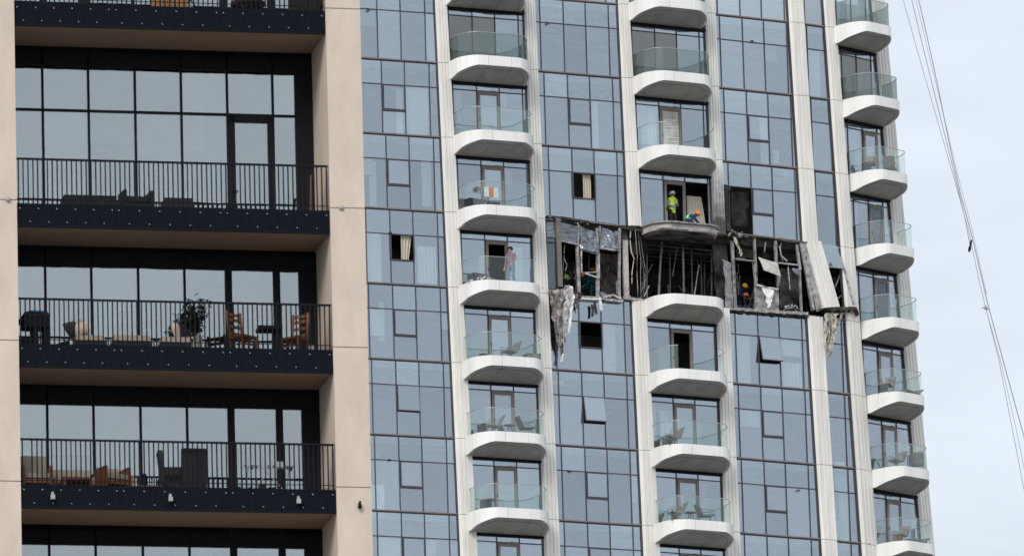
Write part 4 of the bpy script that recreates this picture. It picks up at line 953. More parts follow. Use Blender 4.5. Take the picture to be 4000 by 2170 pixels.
def skin_mesh(name, J, bones, extra=0.0, hands=True):
    names = []; V = []; E = []; Rr = []
    def idx(n):
        if n not in names:
            names.append(n); V.append(Vector(J[n])); r = RAD.get(n) or RAD[n[:2]]; Rr.append((r[0]+extra, r[1]+extra))
        return names.index(n)
    idx('pelvis' if 'pelvis' in {b[0] for b in bones} else bones[0][0])
    seg = []
    for a, b, m in bones: E.append((idx(a), idx(b))); seg.append((Vector(J[a]), Vector(J[b]), m))
    if hands:
        for q in 'LR':
            w = Vector(J['wr'+q]); d = (w-Vector(J['el'+q])).normalized(); sx = -1 if q == 'L' else 1
            x = d.cross(Vector((0, 0, 1)));  x = x.normalized() if x.length > .1 else Vector((1, 0, 0))
            down = Vector((0, 0, -1))
            palm = w+d*.07; V.append(palm); Rr.append((.038, .02)); pi = len(V)-1; E.append((names.index('wr'+q), pi)); seg.append((w, palm, 5)); names.append('palm'+q)
            for k, ln in enumerate((.075, .085, .08, .06)):
                root = palm+d*.03+x*(.026*(k-1.5)); mid = root+d*ln*.55; tip = mid+d*ln*.25+down*ln*.4
                i0 = len(V); V.extend([root, mid, tip]); Rr.extend([(.011, .011), (.010, .010), (.009, .009)]); names.extend(['f']*3); E.extend([(pi, i0), (i0, i0+1), (i0+1, i0+2)]); seg.append((root, tip, 5))
            th = w+d*.03+x*(.04*sx); i0 = len(V); V.extend([th, th+d*.05+x*(.02*sx)]); Rr.extend([(.013, .013), (.010, .010)]); names.extend(['f']*2); E.extend([(pi, i0), (i0, i0+1)]); seg.append((th, th+d*.05, 5))
    me = bpy.data.meshes.new(name); me.from_pydata(V, E, []); me.update()
    o = bpy.data.objects.new(name, me); COL.objects.link(o)
    md = o.modifiers.new('skin', 'SKIN'); md.use_smooth_shade = True
    for i, r in enumerate(Rr): me.skin_vertices[0].data[i].radius = r
    me.skin_vertices[0].data[0].use_root = True
    sb = o.modifiers.new('sub', 'SUBSURF'); sb.levels = 1; sb.render_levels = 1
    dg = bpy.context.evaluated_depsgraph_get(); res = bpy.data.meshes.new_from_object(o.evaluated_get(dg))
    bpy.data.objects.remove(o); return res, seg
def person(label, Wm, J, mats, group=None, vest=None, helmet=None, hair=None, stripe=True):
    """mats: skin, shirt, forearm, trousers, shoes, hands"""
    me, seg = skin_mesh('person', J, BONES)
    me.materials.clear()
    for m in mats: me.materials.append(MATS[m])
    def dist(p, a, b):
        t = max(0, min(1, (p-a).dot(b-a)/max(1e-9, (b-a).length_squared))); return (p-a-(b-a)*t).length
    for p in me.polygons:
        best = min(seg, key=lambda s_: dist(p.center, s_[0], s_[1])/(1.5 if s_[2] == 1 else 1)); p.material_index = best[2]; p.use_smooth = True
    root = place(bpy.data.objects.new('person', me), None, Wm)
    tag(root, label, 'person', group)
    if vest:
        vb = [b for b in BONES if b[:2] in (('pelvis', 'spine'), ('spine', 'chest'), ('chest', 'shL'), ('chest', 'shR'))]
        J2 = dict(J)
        for q in 'LR': J2['sh'+q] = tuple(Vector(J['chest']).lerp(Vector(J['sh'+q]), .8))
        ve, _ = skin_mesh('vest', J2, vb, .04, False); ve.materials.clear(); ve.materials.append(MATS[vest]); ve.materials.append(MATS['reflective_silver'])
        P0, P1 = Vector(J['pelvis']), Vector(J['chest']); ax = P1-P0
        for p in ve.polygons:
            t = (p.center-P0).dot(ax)/ax.length_squared; p.use_smooth = True
            if stripe and (.18 < t < .30 or .55 < t < .66): p.material_index = 1
        place(bpy.data.objects.new('safety_vest', ve), root, Wm)
    h = Vector(J['head']); tp = Vector(J['top']); ax = (tp-h).normalized(); rot = ax.to_track_quat('Z', 'Y').to_matrix().to_4x4()
    for kind, mat in (('helmet', helmet), ('hair', hair)):
        if not mat: continue
        mb = MB(); k = 1.0 if kind == 'helmet' else .9
        mb.lathe((0, 0, 0), [(.128*k, 0), (.13*k, .03), (.118*k, .075), (.085*k, .115), (.035*k, .135), (.004, .138)], 16)
        if kind == 'helmet': mb.lathe((0, -.02, -.008), [(.145, 0), (.15, .008), (.145, .016)], 16); mb.box((0, -.03, .115), (.03, .16, .03))
        mb.build(kind, mat, root, Wm @ Matrix.Translation(h+ax*.045+Vector((0, .01, 0))) @ rot, True)
    return root
def on_wall(u, z, off, f, face=0.0):
    """standing place inside or outside the wall: photo column u, floor height z"""
    lo, hi = -15., 25.
    for _ in range(50):
        m = (lo+hi)/2
        if proj(wall(m, z+1.0, off, f))[0] < u: lo = m
        else: hi = m
    return Matrix.Translation(wall(lo, z, off, f)) @ Matrix.Rotation(AN[f]+face, 4, 'Z')
GW = 'rescue workers inside the damaged storeys'
person('worker in yellow-green vest and white helmet standing in the open balcony door above the void', on_wall(2628, Z3, -.14, 3, .2), STAND, ['skin_tone', 'hivis_yellow', 'shirt_grey', 'trouser_black', 'trouser_black', 'skin_tone'], GW, 'hivis_yellow', 'helmet_white')
person('crouching worker in blue with green vest and orange helmet on the burnt balcony', on_wall(2690, Z3, .45, 3, .9), KNEEL, ['skin_tone', 'work_blue', 'work_blue', 'work_blue', 'trouser_black', 'skin_tone'], GW, 'vest_green', 'helmet_orange')
person('standing worker in dark teal with orange helmet behind the bent window frame at left', on_wall(2316, Z4, -1.7, 2, .3), STAND, ['skin_tone', 'work_teal', 'work_teal', 'work_teal', 'trouser_black', 'skin_tone'], GW, None, 'helmet_orange')
person('bending worker with orange helmet and teal clothes deep in the left burnt bay', on_wall(2288, Z4, -1.9, 2, -.8), BEND, ['skin_tone', 'work_teal', 'work_teal', 'trouser_black', 'trouser_black', 'skin_tone'], GW, None, 'helmet_orange')
person('crouching worker in blue low behind the bent window frame', on_wall(2318, Z4, -1.9, 2, .9), CROUCH, ['skin_tone', 'work_blue', 'work_blue', 'work_blue', 'trouser_black', 'skin_tone'], GW, None, 'helmet_orange')
person('worker in yellow-green vest bending behind the thick bent post at the left', on_wall(2208, Z4, -1.1, 2, .9), BEND, ['skin_tone', 'trouser_black', 'trouser_black', 'trouser_black', 'trouser_black', 'skin_tone'], GW, 'hivis_yellow', None, 'hair_dark')
person('worker in blue with yellow helmet standing at the left of the right burnt bay', on_wall(2886, Z4, -1.5, 4, .2), BEND, ['skin_tone', 'work_blue', 'work_blue', 'work_blue', 'trouser_black', 'skin_tone'], GW, None, 'helmet_yellow')
person('crouching worker with orange helmet beside the blue-clad worker in the right burnt bay', on_wall(2908, Z4, -1.3, 4, -.3), CROUCH, ['skin_tone', 'trouser_black', 'work_blue', 'work_blue', 'trouser_black', 'skin_tone'], GW, None, 'helmet_orange')
person('crouching worker in blue with yellow helmet by the central post of the right burnt bay', on_wall(2936, Z4, -1.7, 4, .3), CROUCH, ['skin_tone', 'work_blue', 'work_blue', 'work_blue', 'trouser_black', 'skin_tone'], GW, None, 'helmet_yellow')

# ================================================================== THINGS ON THE FAR TOWER'S BALCONIES
def bal_at(bn, k, u, v, z=.4, rot=0.0, dz=.0):
    Wb = BALW[bn, k]; lo, hi = -3., 3.
    for _ in range(40):
        m = (lo+hi)/2
        if proj(Wb @ Vector((m, -v, z)))[0] < u: lo = m
        else: hi = m
    lim = 1.15 if bn != 'B3' else .85
    return Wb @ Matrix.Translation((max(-lim, min(lim, lo)), -v, dz)) @ Matrix.Rotation(rot, 4, 'Z')
person('person in purple shirt and jeans standing on the cluttered balcony left of the burnt storey', bal_at('B1', 4, 1995, .75, 1.0, -.9), WALK, ['skin_pale', 'shirt_purple', 'shirt_purple', 'jeans_blue', 'trouser_black', 'skin_pale'], None, None, None, 'hair_dark')
def root_at(name, Wm):
    o = bpy.data.objects.new(name, None); o.empty_display_size = .2; return place(o, None, Wm)
def lounge_chair(Wm, label, mat='chair_mesh_grey'):
    r = root_at('lounge_chair', Wm); tag(r, label, 'chair', 'balcony chairs on the far tower')
    s_ = MB(); s_.add([(-.26, -.28, .40), (.26, -.28, .40), (.26, .24, .35), (-.26, .24, .35), (-.26, -.28, .45), (.26, -.28, .45), (.26, .24, .40), (-.26, .24, .40)], CUBE_F); part('seat', s_, mat, r)
    b_ = MB(); b_.add([(-.26, .23, .37), (.26, .23, .37), (.26, .28, .39), (-.26, .28, .39), (-.25, .46, .88), (.25, .46, .88), (.25, .50, .87), (-.25, .50, .87)], CUBE_F); part('backrest', b_, mat, r)
    for sx in (-.25, .25):
        l_ = MB(); l_.tube([(sx, -.26, .42), (sx, -.32, .02), (sx, -.05, .01), (sx, .40, .01)], .014, 6); part('leg', l_, 'black_metal', r)
        a_ = MB(); a_.tube([(sx, -.28, .42), (sx, -.26, .62), (sx, .34, .62)], .014, 6); part('armrest', a_, mat, r)
    return r
def small_table(Wm, label, rad=.26, h=.48, mat='chair_mesh_grey'):
    r = root_at('side_table', Wm); tag(r, label, 'table', 'balcony tables on the far tower')
    t_ = MB(); t_.lathe((0, 0, h-.03), [(rad*.96, 0), (rad, .01), (rad, .03), (rad*.97, .035)], 18); part('table_top', t_, mat, r)
    for k in range(3):
        a = k*2.1; l_ = MB(); l_.tube([(.06*math.cos(a), .06*math.sin(a), h-.03), (.2*math.cos(a), .2*math.sin(a), 0)], .014, 6); part('leg', l_, 'black_metal', r)
    return r
def low_box(Wm, label, size, mat, name='storage_box', cat='box'):
    r = root_at(name, Wm); tag(r, label, cat)
    m = MB(); m.box((0, 0, size[2]/2), size); part('body', m, mat, r); m = MB(); m.box((0, 0, size[2]+.015), (size[0]*1.04, size[1]*1.04, .03)); part('lid', m, mat, r)
    return r
def lounger(Wm, label):
    r = root_at('sun_lounger', Wm); tag(r, label, 'lounger')
    m = MB(); m.box((0, 0, .30), (1.1, .55, .06)); part('bed', m, 'chair_mesh_grey', r)
    m = MB(); m.box((.62, 0, .42), (.5, .55, .05), 0, 0, Matrix.Rotation(R(-30), 4, 'Y')); part('backrest', m, 'chair_mesh_grey', r)
    for x in (-.45, .45):
        for y in (-.22, .22): m = MB(); m.bar((x, y, 0), (x, y, .29), .03); part('leg', m, 'black_metal', r)
    return r
lounge_chair(bal_at('B1', 5, 1990, 1.0, .5, -1.3), 'grey lounge chair on the balcony just below the person in purple')
low_box(bal_at('B1', 5, 2078, .9, .3), 'grey fabric storage box at the right of the balcony just below the person in purple', (.62, .5, .34), 'chair_mesh_grey')
low_box(bal_at('B1', 5, 1868, 1.1, .2, .4), 'small dark box at the left of the balcony just below the person in purple', (.26, .26, .18), 'dark_fabric')
lounge_chair(bal_at('B1', 6, 1925, 1.05, .5, -1.6), 'grey lounge chair left of the small round table on the left balcony stack')
small_table(bal_at('B1', 6, 1990, 1.0, .5), 'small round table between two grey chairs on the left balcony stack', .24, .5)
lounge_chair(bal_at('B1', 6, 2060, 1.0, .5, 1.6), 'grey lounge chair right of the small round table on the left balcony stack')
small_table(bal_at('B1', 7, 1912, 1.0, .5), 'round brown table on the lowest furnished balcony of the left stack', .30, .5)
low_box(bal_at('B1', 7, 1862, .8, .3, .2), 'dark covered box against the left rail of the lowest furnished balcony', (.25, .5, .5), 'dark_fabric')
low_box(bal_at('B1', 6, 1846, .7, .3, .2), 'dark covered box at the left rail beside two grey chairs', (.22, .45, .5), 'dark_fabric')
lounge_chair(bal_at('B2', 6, 2618, 1.1, .5, -1.5), 'lone grey lounge chair on the balcony two storeys below the void')
lounge_chair(bal_at('B2', 7, 2622, 1.1, .5, -1.6), 'grey lounge chair left of the table on the lower middle balcony')
small_table(bal_at('B2', 7, 2697, 1.05, .5), 'small round table on the lower middle balcony between chairs facing each other', .24, .5)
lounge_chair(bal_at('B2', 7, 2760, 1.05, .5, 1.5), 'grey lounge chair right of the table on the lower middle balcony')
lounge_chair(bal_at('B3', 2, 3368, .95, .5, -1.0), 'grey lounge chair on the third balcony from the top at right')
lounge_chair(bal_at('B3', 2, 3478, .85, .5, 2.2), 'grey chair turned away at the right end of the third balcony at right')
low_box(bal_at('B3', 2, 3315, .8, .3), 'dark box at the left rail of the third balcony of the right stack', (.28, .3, .42), 'dark_fabric')
lounge_chair(bal_at('B3', 5, 3440, 1.0, .5, -1.2), 'grey lounge chair on the right-stack balcony level with the open dark door')
lounger(bal_at('B3', 5, 3550, .9, .4, .3), 'grey sun lounger on the right-stack balcony level with the open dark door')
low_box(bal_at('B3', 5, 3382, .8, .3), 'dark box at the left of the right-stack balcony with the sun lounger', (.24, .3, .42), 'dark_fabric')
lounge_chair(bal_at('B3', 6, 3500, 1.0, .5, -1.5), 'brown-grey chair facing right on the second-lowest full balcony of the right stack')
lounge_chair(bal_at('B3', 6, 3592, .9, .5, 2.4), 'grey chair at the right end of the second-lowest full balcony of the right stack')
lounge_chair(bal_at('B3', 7, 3515, 1.0, .5, -1.3), 'grey lounge chair on the lowest visible balcony of the right stack')
lounger(bal_at('B3', 7, 3575, .8, .4, .3), 'grey sun lounger on the lowest visible balcony of the right stack')
low_box(bal_at('B3', 7, 3462, 1.1, .2), 'small brown stool on the lowest visible balcony of the right stack', (.3, .3, .28), 'brown_wood', 'stool', 'stool')
# drying rack with a towel
Wr = bal_at('B1', 3, 1905, 1.05, .8, .15); r = root_at('drying_rack', Wr); tag(r, 'silver folding drying rack on the balcony above the cluttered one', 'drying rack')
for y in (-.22, .22):
    m = MB(); m.tube([(-.35, y, 0), (.30, -y, .86)], .016, 6); part('leg', m, 'chrome_rack', r); m = MB(); m.tube([(.35, y, 0), (-.30, -y, .86)], .016, 6); part('leg', m, 'chrome_rack', r)
m = MB()
for i in range(7): m.tube([(-.62, -.27+.09*i, .88), (.50, -.27+.09*i, .88)], .008, 5)
part('rails', m, 'chrome_rack', r)
def cloth_over(name, label, Wm, x0, x1, z, l0, l1, mats, y=.25, badge=None):
    V = []; F = []; mi = []; nx = 12; prof = [(-y-.01, z-l0), (-y-.02, z-l0*.5), (-y, z), (0, z+.012), (y, z), (y+.02, z-l1*.5), (y+.01, z-l1)]
    for i in range(nx+1):
        t = i/nx
        for j, (yy, zz) in enumerate(prof): V.append((x0+(x1-x0)*t, yy+.02*noise.noise(Vector((t*5, j, x0*9))), zz+.02*noise.noise(Vector((t*4, j*2., 3)))))
    n = len(prof)
    for i in range(nx):
        for j in range(n-1):
            F.append((i*n+j, (i+1)*n+j, (i+1)*n+j+1, i*n+j+1)); mi.append(1 if badge and badge[0] <= i <= badge[1] and j in badge[2] else 0)
    t = len(V); V2 = V+[(a, b, c+.008) for a, b, c in V]; F2 = F+[tuple(t+q for q in f[::-1]) for f in F]
    o = obj(name, V2, F2, mats, None, Wm, mi+mi); return tag(o, label, 'laundry')
cloth_over('towel', 'white towel with an orange print hung over the drying rack', Wr, -.34, .36, .90, .44, .2, ['towel_white', 'towel_orange'], .27, (4, 7, (0, 1)))
cloth_over('dark_garment', 'dark garment hung low on the drying rack behind the white towel', Wr, -.60, -.36, .88, .22, .15, ['chair_mesh_grey'], .2)
low_box(bal_at('B1', 3, 1840, .9, .3, .2), 'dark covered bench at the left of the drying rack', (.85, .45, .38), 'dark_fabric', 'bench', 'bench')
low_box(bal_at('B1', 3, 1915, .55, .3, .1), 'dark low cushion seat behind the drying rack', (.75, .4, .40), 'dark_fabric', 'bench', 'bench')
heap('rubble', 'broken glass and white scraps strewn over the balcony of the person in purple', [(1830, 1100), (1880, 1090), (1930, 1098)], ['towel_white', 'pale_board', 'bent_metal'], 60, .12, 1.0, 1, 9)
Ws = bal_at('B1', 4, 1868, .9, .4); r = MB(); r.add([(-.28, -.1, 0), (.3, -.1, 0), (.12, 0, .48), (.3, .2, 0), (-.28, .2, 0), (-.02, .06, .40)], [(0, 1, 2, 5), (1, 3, 2), (3, 4, 5, 2), (4, 0, 5), (0, 4, 3, 1)])
tag(r.build('crumpled_sheet', 'towel_white', None, Ws), 'crumpled white sheet standing up on the balcony of the person in purple', 'sheet')
low_box(bal_at('B1', 4, 1836, .8, .3, .2), 'dark upholstered seat at the left of the cluttered balcony', (.7, .5, .42), 'dark_fabric', 'bench', 'bench')
curtain(1970, 2040, 960, 1090, 1, 'white curtain behind the glass beside the person in purple')
low_box(bal_at('B2', 6, 2558, .6, .3), 'dark covered box at the left rail of the balcony two storeys below the void', (.25, .5, .55), 'dark_fabric')

# ================================================================== THINGS ON THE NEAR TOWER'S BALCONIES
def nl(u, v, z, rot=0.0):
    """place on a deck of the near tower: photo column u, v metres behind the railing, deck height z"""
    lo, hi = -9., 2.
    for _ in range(40):
        m = (lo+hi)/2
        if proj(L3(m, -v, z+.4))[0] < u: lo = m
        else: hi = m
    return Matrix.Translation(L3(lo, -v, z)) @ Matrix.Rotation(LA+rot, 4, 'Z')
dA, dB, dC, dD = [z-.06 for z in DECK[:4]]
def low_sofa(Wm, label, w, mat, cmat, back=.0, cat='sofa', group=None):
    r = root_at('low_sofa', Wm); tag(r, label, cat, group)
    m = MB(); m.box((0, 0, .17), (w, .7, .22)); part('base', m, mat, r)
    m = MB(); m.box((0, 0, .35), (w-.06, .66, .14)); part('seat_cushion', m, cmat, r)
    if back:
        m = MB(); m.box((0, .30, .42+back/2), (w-.06, .12, back)); part('back_cushion', m, cmat, r)
    for x in (-w/2+.06, w/2-.06): m = MB(); m.box((x, 0, .03), (.06, .6, .06)); part('leg', m, mat, r)
    return r
def armchair(Wm, label, mat, cmat, h=.75, w=.7):
    r = root_at('armchair', Wm); tag(r, label, 'armchair')
    m = MB(); m.box((0, 0, .36), (w-.16, .56, .12)); part('seat_cushion', m, cmat, r)
    m = MB(); m.box((0, .27, .36+(h-.36)/2), (w-.12, .10, h-.36), M=Matrix.Rotation(R(-8), 4, 'X')); part('backrest', m, cmat if cmat != 'none' else mat, r)
    for x in (-w/2+.04, w/2-.04):
        m = MB(); m.box((x, 0, .30), (.07, .60, .60)); part('armrest', m, mat, r)
    m = MB(); m.box((0, 0, .22), (w-.14, .58, .10)); part('frame', m, mat, r)
    return r
# deck with the dark outdoor sofa
low_sofa(nl(345, .75, dB), 'long dark low sofa behind the railing under the tall window wall', 1.35, 'dark_fabric', 'dark_fabric')
armchair(nl(530, .8, dB, .1), 'dark high-backed outdoor armchair next to the long dark sofa', 'dark_fabric', 'dark_fabric', .58, .75)
low_sofa(nl(690, .8, dB), 'low dark brown table seat to the right of the dark outdoor armchair', .75, 'wicker_dark', 'wicker_dark', cat='seat')
m = MB(); m.bar((0, 0, 0), (.10, .30, 1.15), .05, .09); tag(m.build('wooden_board', 'brown_wood', None, nl(1212, .5, dB)), 'brown board leaning in the right corner of the balcony with the dark sofa', 'board')
# deck with plant and two ladder-back chairs
r = root_at('grill', nl(138, .6, dC)); tag(r, 'black covered grill with a blue lid at the left of the plant balcony', 'grill')
m = MB(); m.box((0, 0, .70), (.62, .5, .26)); m.add([(-.36, -.25, .84), (.34, -.25, .84), (.34, .25, .84), (-.36, .25, .84), (-.28, -.2, .96), (.28, -.2, .96), (.28, .2, .96), (-.28, .2, .96)], CUBE_F); part('body', m, 'black_metal', r)
m = MB(); m.box((0.0, -.03, .97), (.36, .4, .035)); part('lid_cover', m, 'blue_tarp', r); m = MB(); m.box((-.34, 0, .74), (.26, .4, .06)); part('side_shelf', m, 'black_metal', r)
for x in (-.02, .25): m = MB(); m.box((x, 0, .30), (.14, .44, .60)); part('leg', m, 'black_metal', r)
m = MB(); m.box((-.28, 0, .15), (.36, .44, .30)); part('gas_box', m, 'black_metal', r)
GS = 'low cushioned seats around the plant balcony'
low_sofa(nl(345, .8, dC), 'low dark seat with cream cushion beside the heap of pillows', .75, 'dark_fabric', 'cushion_cream', group=GS)
low_sofa(nl(508, .7, dC), 'widest low dark seat with cream cushion in the middle of the plant balcony', .95, 'dark_fabric', 'cushion_cream', group=GS)
low_sofa(nl(678, .8, dC), 'low dark seat with cream cushion left of the plant', .75, 'dark_fabric', 'cushion_cream', group=GS)
def pillow(Wm, label, mat, s=.42, rx=70):
    V = []; F = []; n = 8
    for sgn in (-1, 1):
        for i in range(n+1):
            for j in range(n+1):
                x, y = i/n*2-1, j/n*2-1; e = (1-x**4)*(1-y**4)
                V.append((x*s/2*(1-.06*y*y), y*s/2*(1-.06*x*x), sgn*(.005+.085*e)))
        b = (n+1)**2 if sgn > 0 else 0
        for i in range(n):
            for j in range(n): q = b+i*(n+1)+j; f = (q, q+n+1, q+n+2, q+1); F.append(f if sgn > 0 else f[::-1])
    return tag(obj('pillow', V, F, mat, None, Wm @ Matrix.Translation((0, 0, .62)) @ Matrix.Rotation(R(rx), 4, 'X') @ Matrix.Rotation(R(20), 4, 'Z'), smooth=True), label, 'pillow', 'loose pillows on the plant balcony')
pillow(nl(282, .7, dC, .3), 'dark green pillow at the left of the pillow heap', 'dark_fabric', .40); pillow(nl(300, .8, dC), 'sand pillow propped upright in the pillow heap', 'cushion_sand', .46, 85); pillow(nl(318, .65, dC, -.3), 'cream pillow at the right of the pillow heap', 'cushion_cream', .38, 60)
pillow(nl(706, .7, dC, .2), 'cream pillow propped upright just left of the plant', 'cushion_cream', .42, 85); pillow(nl(724, .65, dC, -.2), 'dark pillow leaning by the plant stem', 'dark_fabric', .30, 60)
# potted plant: leaves spread through the crown
Wp = nl(772, .7, dC); r = root_at('potted_plant', Wp); tag(r, 'leafy dark green potted plant rising above the railing', 'plant')
m = MB(); m.lathe((0, 0, 0), [(.09, 0), (.10, .05), (.11, .50), (.10, .52)], 14); part('pot', m, 'pot_clay', r)
m = MB(); rnd = random.Random(5)
tips = []
for k in range(9):
    a = rnd.uniform(0, 6.3); d = rnd.uniform(.15, .34); hgt = rnd.uniform(.8, 1.36); lean = -.26 if k % 2 else -.02
    P = [(0, 0, .5), (d*.3*math.cos(a)+lean*.4, d*.3*math.sin(a), .5+(hgt-.5)*.5), (d*math.cos(a)+lean, d*math.sin(a), hgt)]; m.tube(P, .014, 5, taper=.4); tips.append(P)
part('stem', m, 'bark', r)
m = MB()
for P in tips:
    for q in range(75):
        t = rnd.uniform(.35, 1.08); a, b, c = [Vector(p) for p in P]; p = (a.lerp(b, t*2) if t < .5 else b.lerp(c, (t-.5)*2))+Vector((rnd.gauss(0, .075), rnd.gauss(0, .075), rnd.gauss(0, .06)))
        L_ = rnd.uniform(.10, .17); M = Matrix.Translation(p) @ Matrix.Rotation(rnd.uniform(0, 6.3), 4, 'Z') @ Matrix.Rotation(rnd.uniform(-.9, .7), 4, 'Y')
        m.add([M @ Vector(v) for v in ((0, 0, 0), (L_*.5, -L_*.28, .012), (L_, 0, -.01), (L_*.5, L_*.28, .012))], [(0, 1, 2, 3)])
tag(part('leaves', m, 'leaf_dark', r), kind='stuff')
def ladder_chair(Wm, label):
    """ladder-back wooden chair facing +x of its own frame"""
    r = root_at('ladder_back_chair', Wm); tag(r, label, 'chair', 'wooden ladder-back chairs')
    for y in (-.22, .22):
        m = MB(); m.bar((-.20, y, 0), (-.22, y, .44), .05); m.bar((-.22, y, .44), (-.30, y, 1.10), .05); m.box((-.30, y, 1.11), (.06, .06, .03)); part('back_post', m, 'brown_wood', r)
        m = MB(); m.bar((.22, y, 0), (.22, y, .42), .05); part('leg', m, 'brown_wood', r)
    for z in (.56, .74, .92, 1.05):
        m = MB(); x = -.22-(z-.44)*.12; m.box((x, 0, z), (.03, .42, .075)); part('slat', m, 'brown_wood', r)
    m = MB(); m.box((0, 0, .43), (.50, .50, .045)); part('seat', m, 'brown_wood', r)
    m = MB(); m.bar((-.2, 0, .30), (.22, 0, .30), .03); m.bar((.22, -.2, .22), (.22, .2, .22), .03); part('stretcher', m, 'brown_wood', r)
    return r
ladder_chair(nl(948, .45, dC, -.95), 'brown wooden ladder-back chair left of the small dark table')
ladder_chair(nl(1152, .5, dC, -2.3), 'brown wooden ladder-back chair in the right corner, right of the small dark table')
r = root_at('bistro_table', nl(1052, .6, dC)); tag(r, 'small dark table between the two ladder-back chairs', 'table')
m = MB(); m.box((0, 0, .69), (.58, .5, .09)); part('table_top', m, 'black_metal', r); m = MB(); m.bar((0.1, 0, 0), (.1, 0, .66), .07); part('pedestal', m, 'black_metal', r); m = MB(); m.box((.1, 0, .02), (.36, .36, .04)); part('base', m, 'black_metal', r)
low_box(nl(1215, .35, dC), 'clear glass lantern in the right corner of the plant balcony', (.12, .12, .22), 'lamp_white', 'lantern', 'lantern')
# lowest full deck
armchair(nl(140, .55, dD, .0), 'wooden armchair with sand cushions at the left end of the lowest full balcony', 'brown_wood', 'cushion_sand', .95, .75)
low_sofa(nl(285, 1.0, dD), 'sofa with sand back cushions behind the wooden coffee table', 1.05, 'brown_wood', 'cushion_sand', .30)
r = root_at('coffee_table', nl(298, .4, dD)); tag(r, 'low brown wooden coffee table on the lowest full balcony', 'table')
m = MB(); m.box((0, 0, .29), (.72, .45, .06)); part('table_top', m, 'brown_wood', r)
for x in (-.32, .32):
    for y in (-.18, .18): m = MB(); m.box((x, y, .13), (.06, .06, .26)); part('leg', m, 'brown_wood', r)
armchair(nl(440, .5, dD, .3), 'wooden armchair with sand back cushion right of the coffee table', 'brown_wood', 'cushion_sand', .66, .7)
low_box(nl(505, .5, dD), 'small orange-brown wooden stool right of the cushioned armchair', (.22, .3, .36), 'tan_wood', 'stool', 'stool')
low_box(nl(592, .6, dD), 'flat orange-brown crate on the lowest full balcony', (.7, .4, .15), 'brown_wood', 'crate', 'crate')
def wicker_chair(Wm, label, w=.62):
    r = root_at('wicker_chair', Wm); tag(r, label, 'chair', 'dark wicker chairs')
    m = MB(); m.box((0, .22, .58), (w, .10, .95), M=Matrix.Rotation(R(-6), 4, 'X')); m.box((0, .29, 1.03), (w*.94, .08, .06)); part('backrest', m, 'wicker_dark', r)
    m = MB(); m.box((0, -.08, .36), (w, .56, .16)); part('seat', m, 'wicker_dark', r)
    for x in (-w/2+.04, w/2-.04): m = MB(); m.box((x, -.08, .34), (.08, .56, .60)); part('armrest', m, 'wicker_dark', r)
    return r
wicker_chair(nl(752, .45, dD, 3.14), 'large dark wicker chair with its back to the railing'); wicker_chair(nl(668, .6, dD, 1.5), 'dark wicker chair turned sideways left of the large one', .5)
m = MB(); m.box((0, 0, .62), (.5, .5, .05)); m.bar((0, 0, 0), (0, 0, .6), .06); m.box((0, 0, .02), (.4, .4, .04)); tag(m.build('dining_table', 'black_metal', None, nl(705, 1.0, dD)), 'dark table half hidden behind the wicker chairs', 'table')
r = root_at('laundry_airer', nl(1050, .7, dD)); tag(r, 'thin laundry airer with dark pegged items at the right of the lowest full balcony', 'drying rack')
m = MB(); m.tube([(-.62, 0, .76), (.62, 0, .78)], .008, 6); m.tube([(-.62, .3, .78), (.62, .3, .80)], .008, 6); part('rails', m, 'chrome_rack', r)
for x in (-.5, .5): m = MB(); m.tube([(x, -.1, 0), (-x*.2, .2, .78)], .010, 6); m.tube([(x, .4, 0), (x, 0, .78)], .010, 6); part('leg', m, 'chrome_rack', r)
for x, s_ in ((-.58, .05), (-.40, .10), (-.30, .09), (.0, .07), (.13, .06), (.47, .09), (.56, .13)):
    m = MB(); m.add([(x-s_/2, 0, .80), (x+s_/2, 0, .80), (x+s_*.1, 0, .80-s_), (x-s_*.1, 0, .80-s_), (x-s_/2, .03, .80), (x+s_/2, .03, .80), (x+s_*.1, .03, .80-s_), (x-s_*.1, .03, .80-s_)], [(0, 1, 2, 3), (7, 6, 5, 4), (0, 4, 5, 1), (1, 5, 6, 2), (2, 6, 7, 3), (3, 7, 4, 0)]); part('pegged_item', m, 'dark_fabric', r)
m = MB(); m.box((.27, 0, .83), (.18, .03, .14)); part('pegged_item', m, 'chrome_rack', r)
low_box(nl(1270, .3, dD), 'small white planter in the right corner of the lowest full balcony', (.12, .12, .14), 'lamp_white', 'planter', 'planter')
# top deck, only its lower edge shows
r = root_at('slatted_crate', nl(662, .35, dA)); tag(r, 'orange wooden slatted cabinet at the top edge of the photograph', 'cabinet')
for i in range(9): m = MB(); m.box((-.40+.1*i, 0, .40), (.085, .03, .80)); part('slat', m, 'tan_wood', r)
m = MB(); m.box((0, .2, .40), (.86, .36, .78)); part('carcass', m, 'brown_wood', r)
r = root_at('round_table', nl(968, .5, dA)); tag(r, 'round dark wicker table at the top edge of the photograph', 'table')
m = MB(); m.lathe((0, 0, .26), [(.40, 0), (.43, .03), (.43, .10), (.40, .12)], 22); part('table_top', m, 'wicker_dark', r)
for k in range(6): a = k*1.05; m = MB(); m.tube([(.34*math.cos(a), .34*math.sin(a), .27), (.30*math.cos(a), .30*math.sin(a), 0)], .03, 6); part('leg', m, 'wicker_dark', r)
wicker_chair(nl(1190, .5, dA, 3.14), 'dark wicker chair beside the pillar at the top edge of the photograph', .7)
low_box(nl(172, .5, dA), 'dark slim planter near the top left corner', (.12, .2, .6), 'dark_fabric', 'planter', 'planter')
low_box(nl(330, .5, dA), 'dark planter box second from the top left corner', (.26, .2, .5), 'dark_fabric', 'planter', 'planter')
r = root_at('small_plant', nl(742, .4, dA)); tag(r, 'dark leafy plant right of the slatted cabinet at the top edge', 'plant'); m = MB(); rnd = random.Random(9)
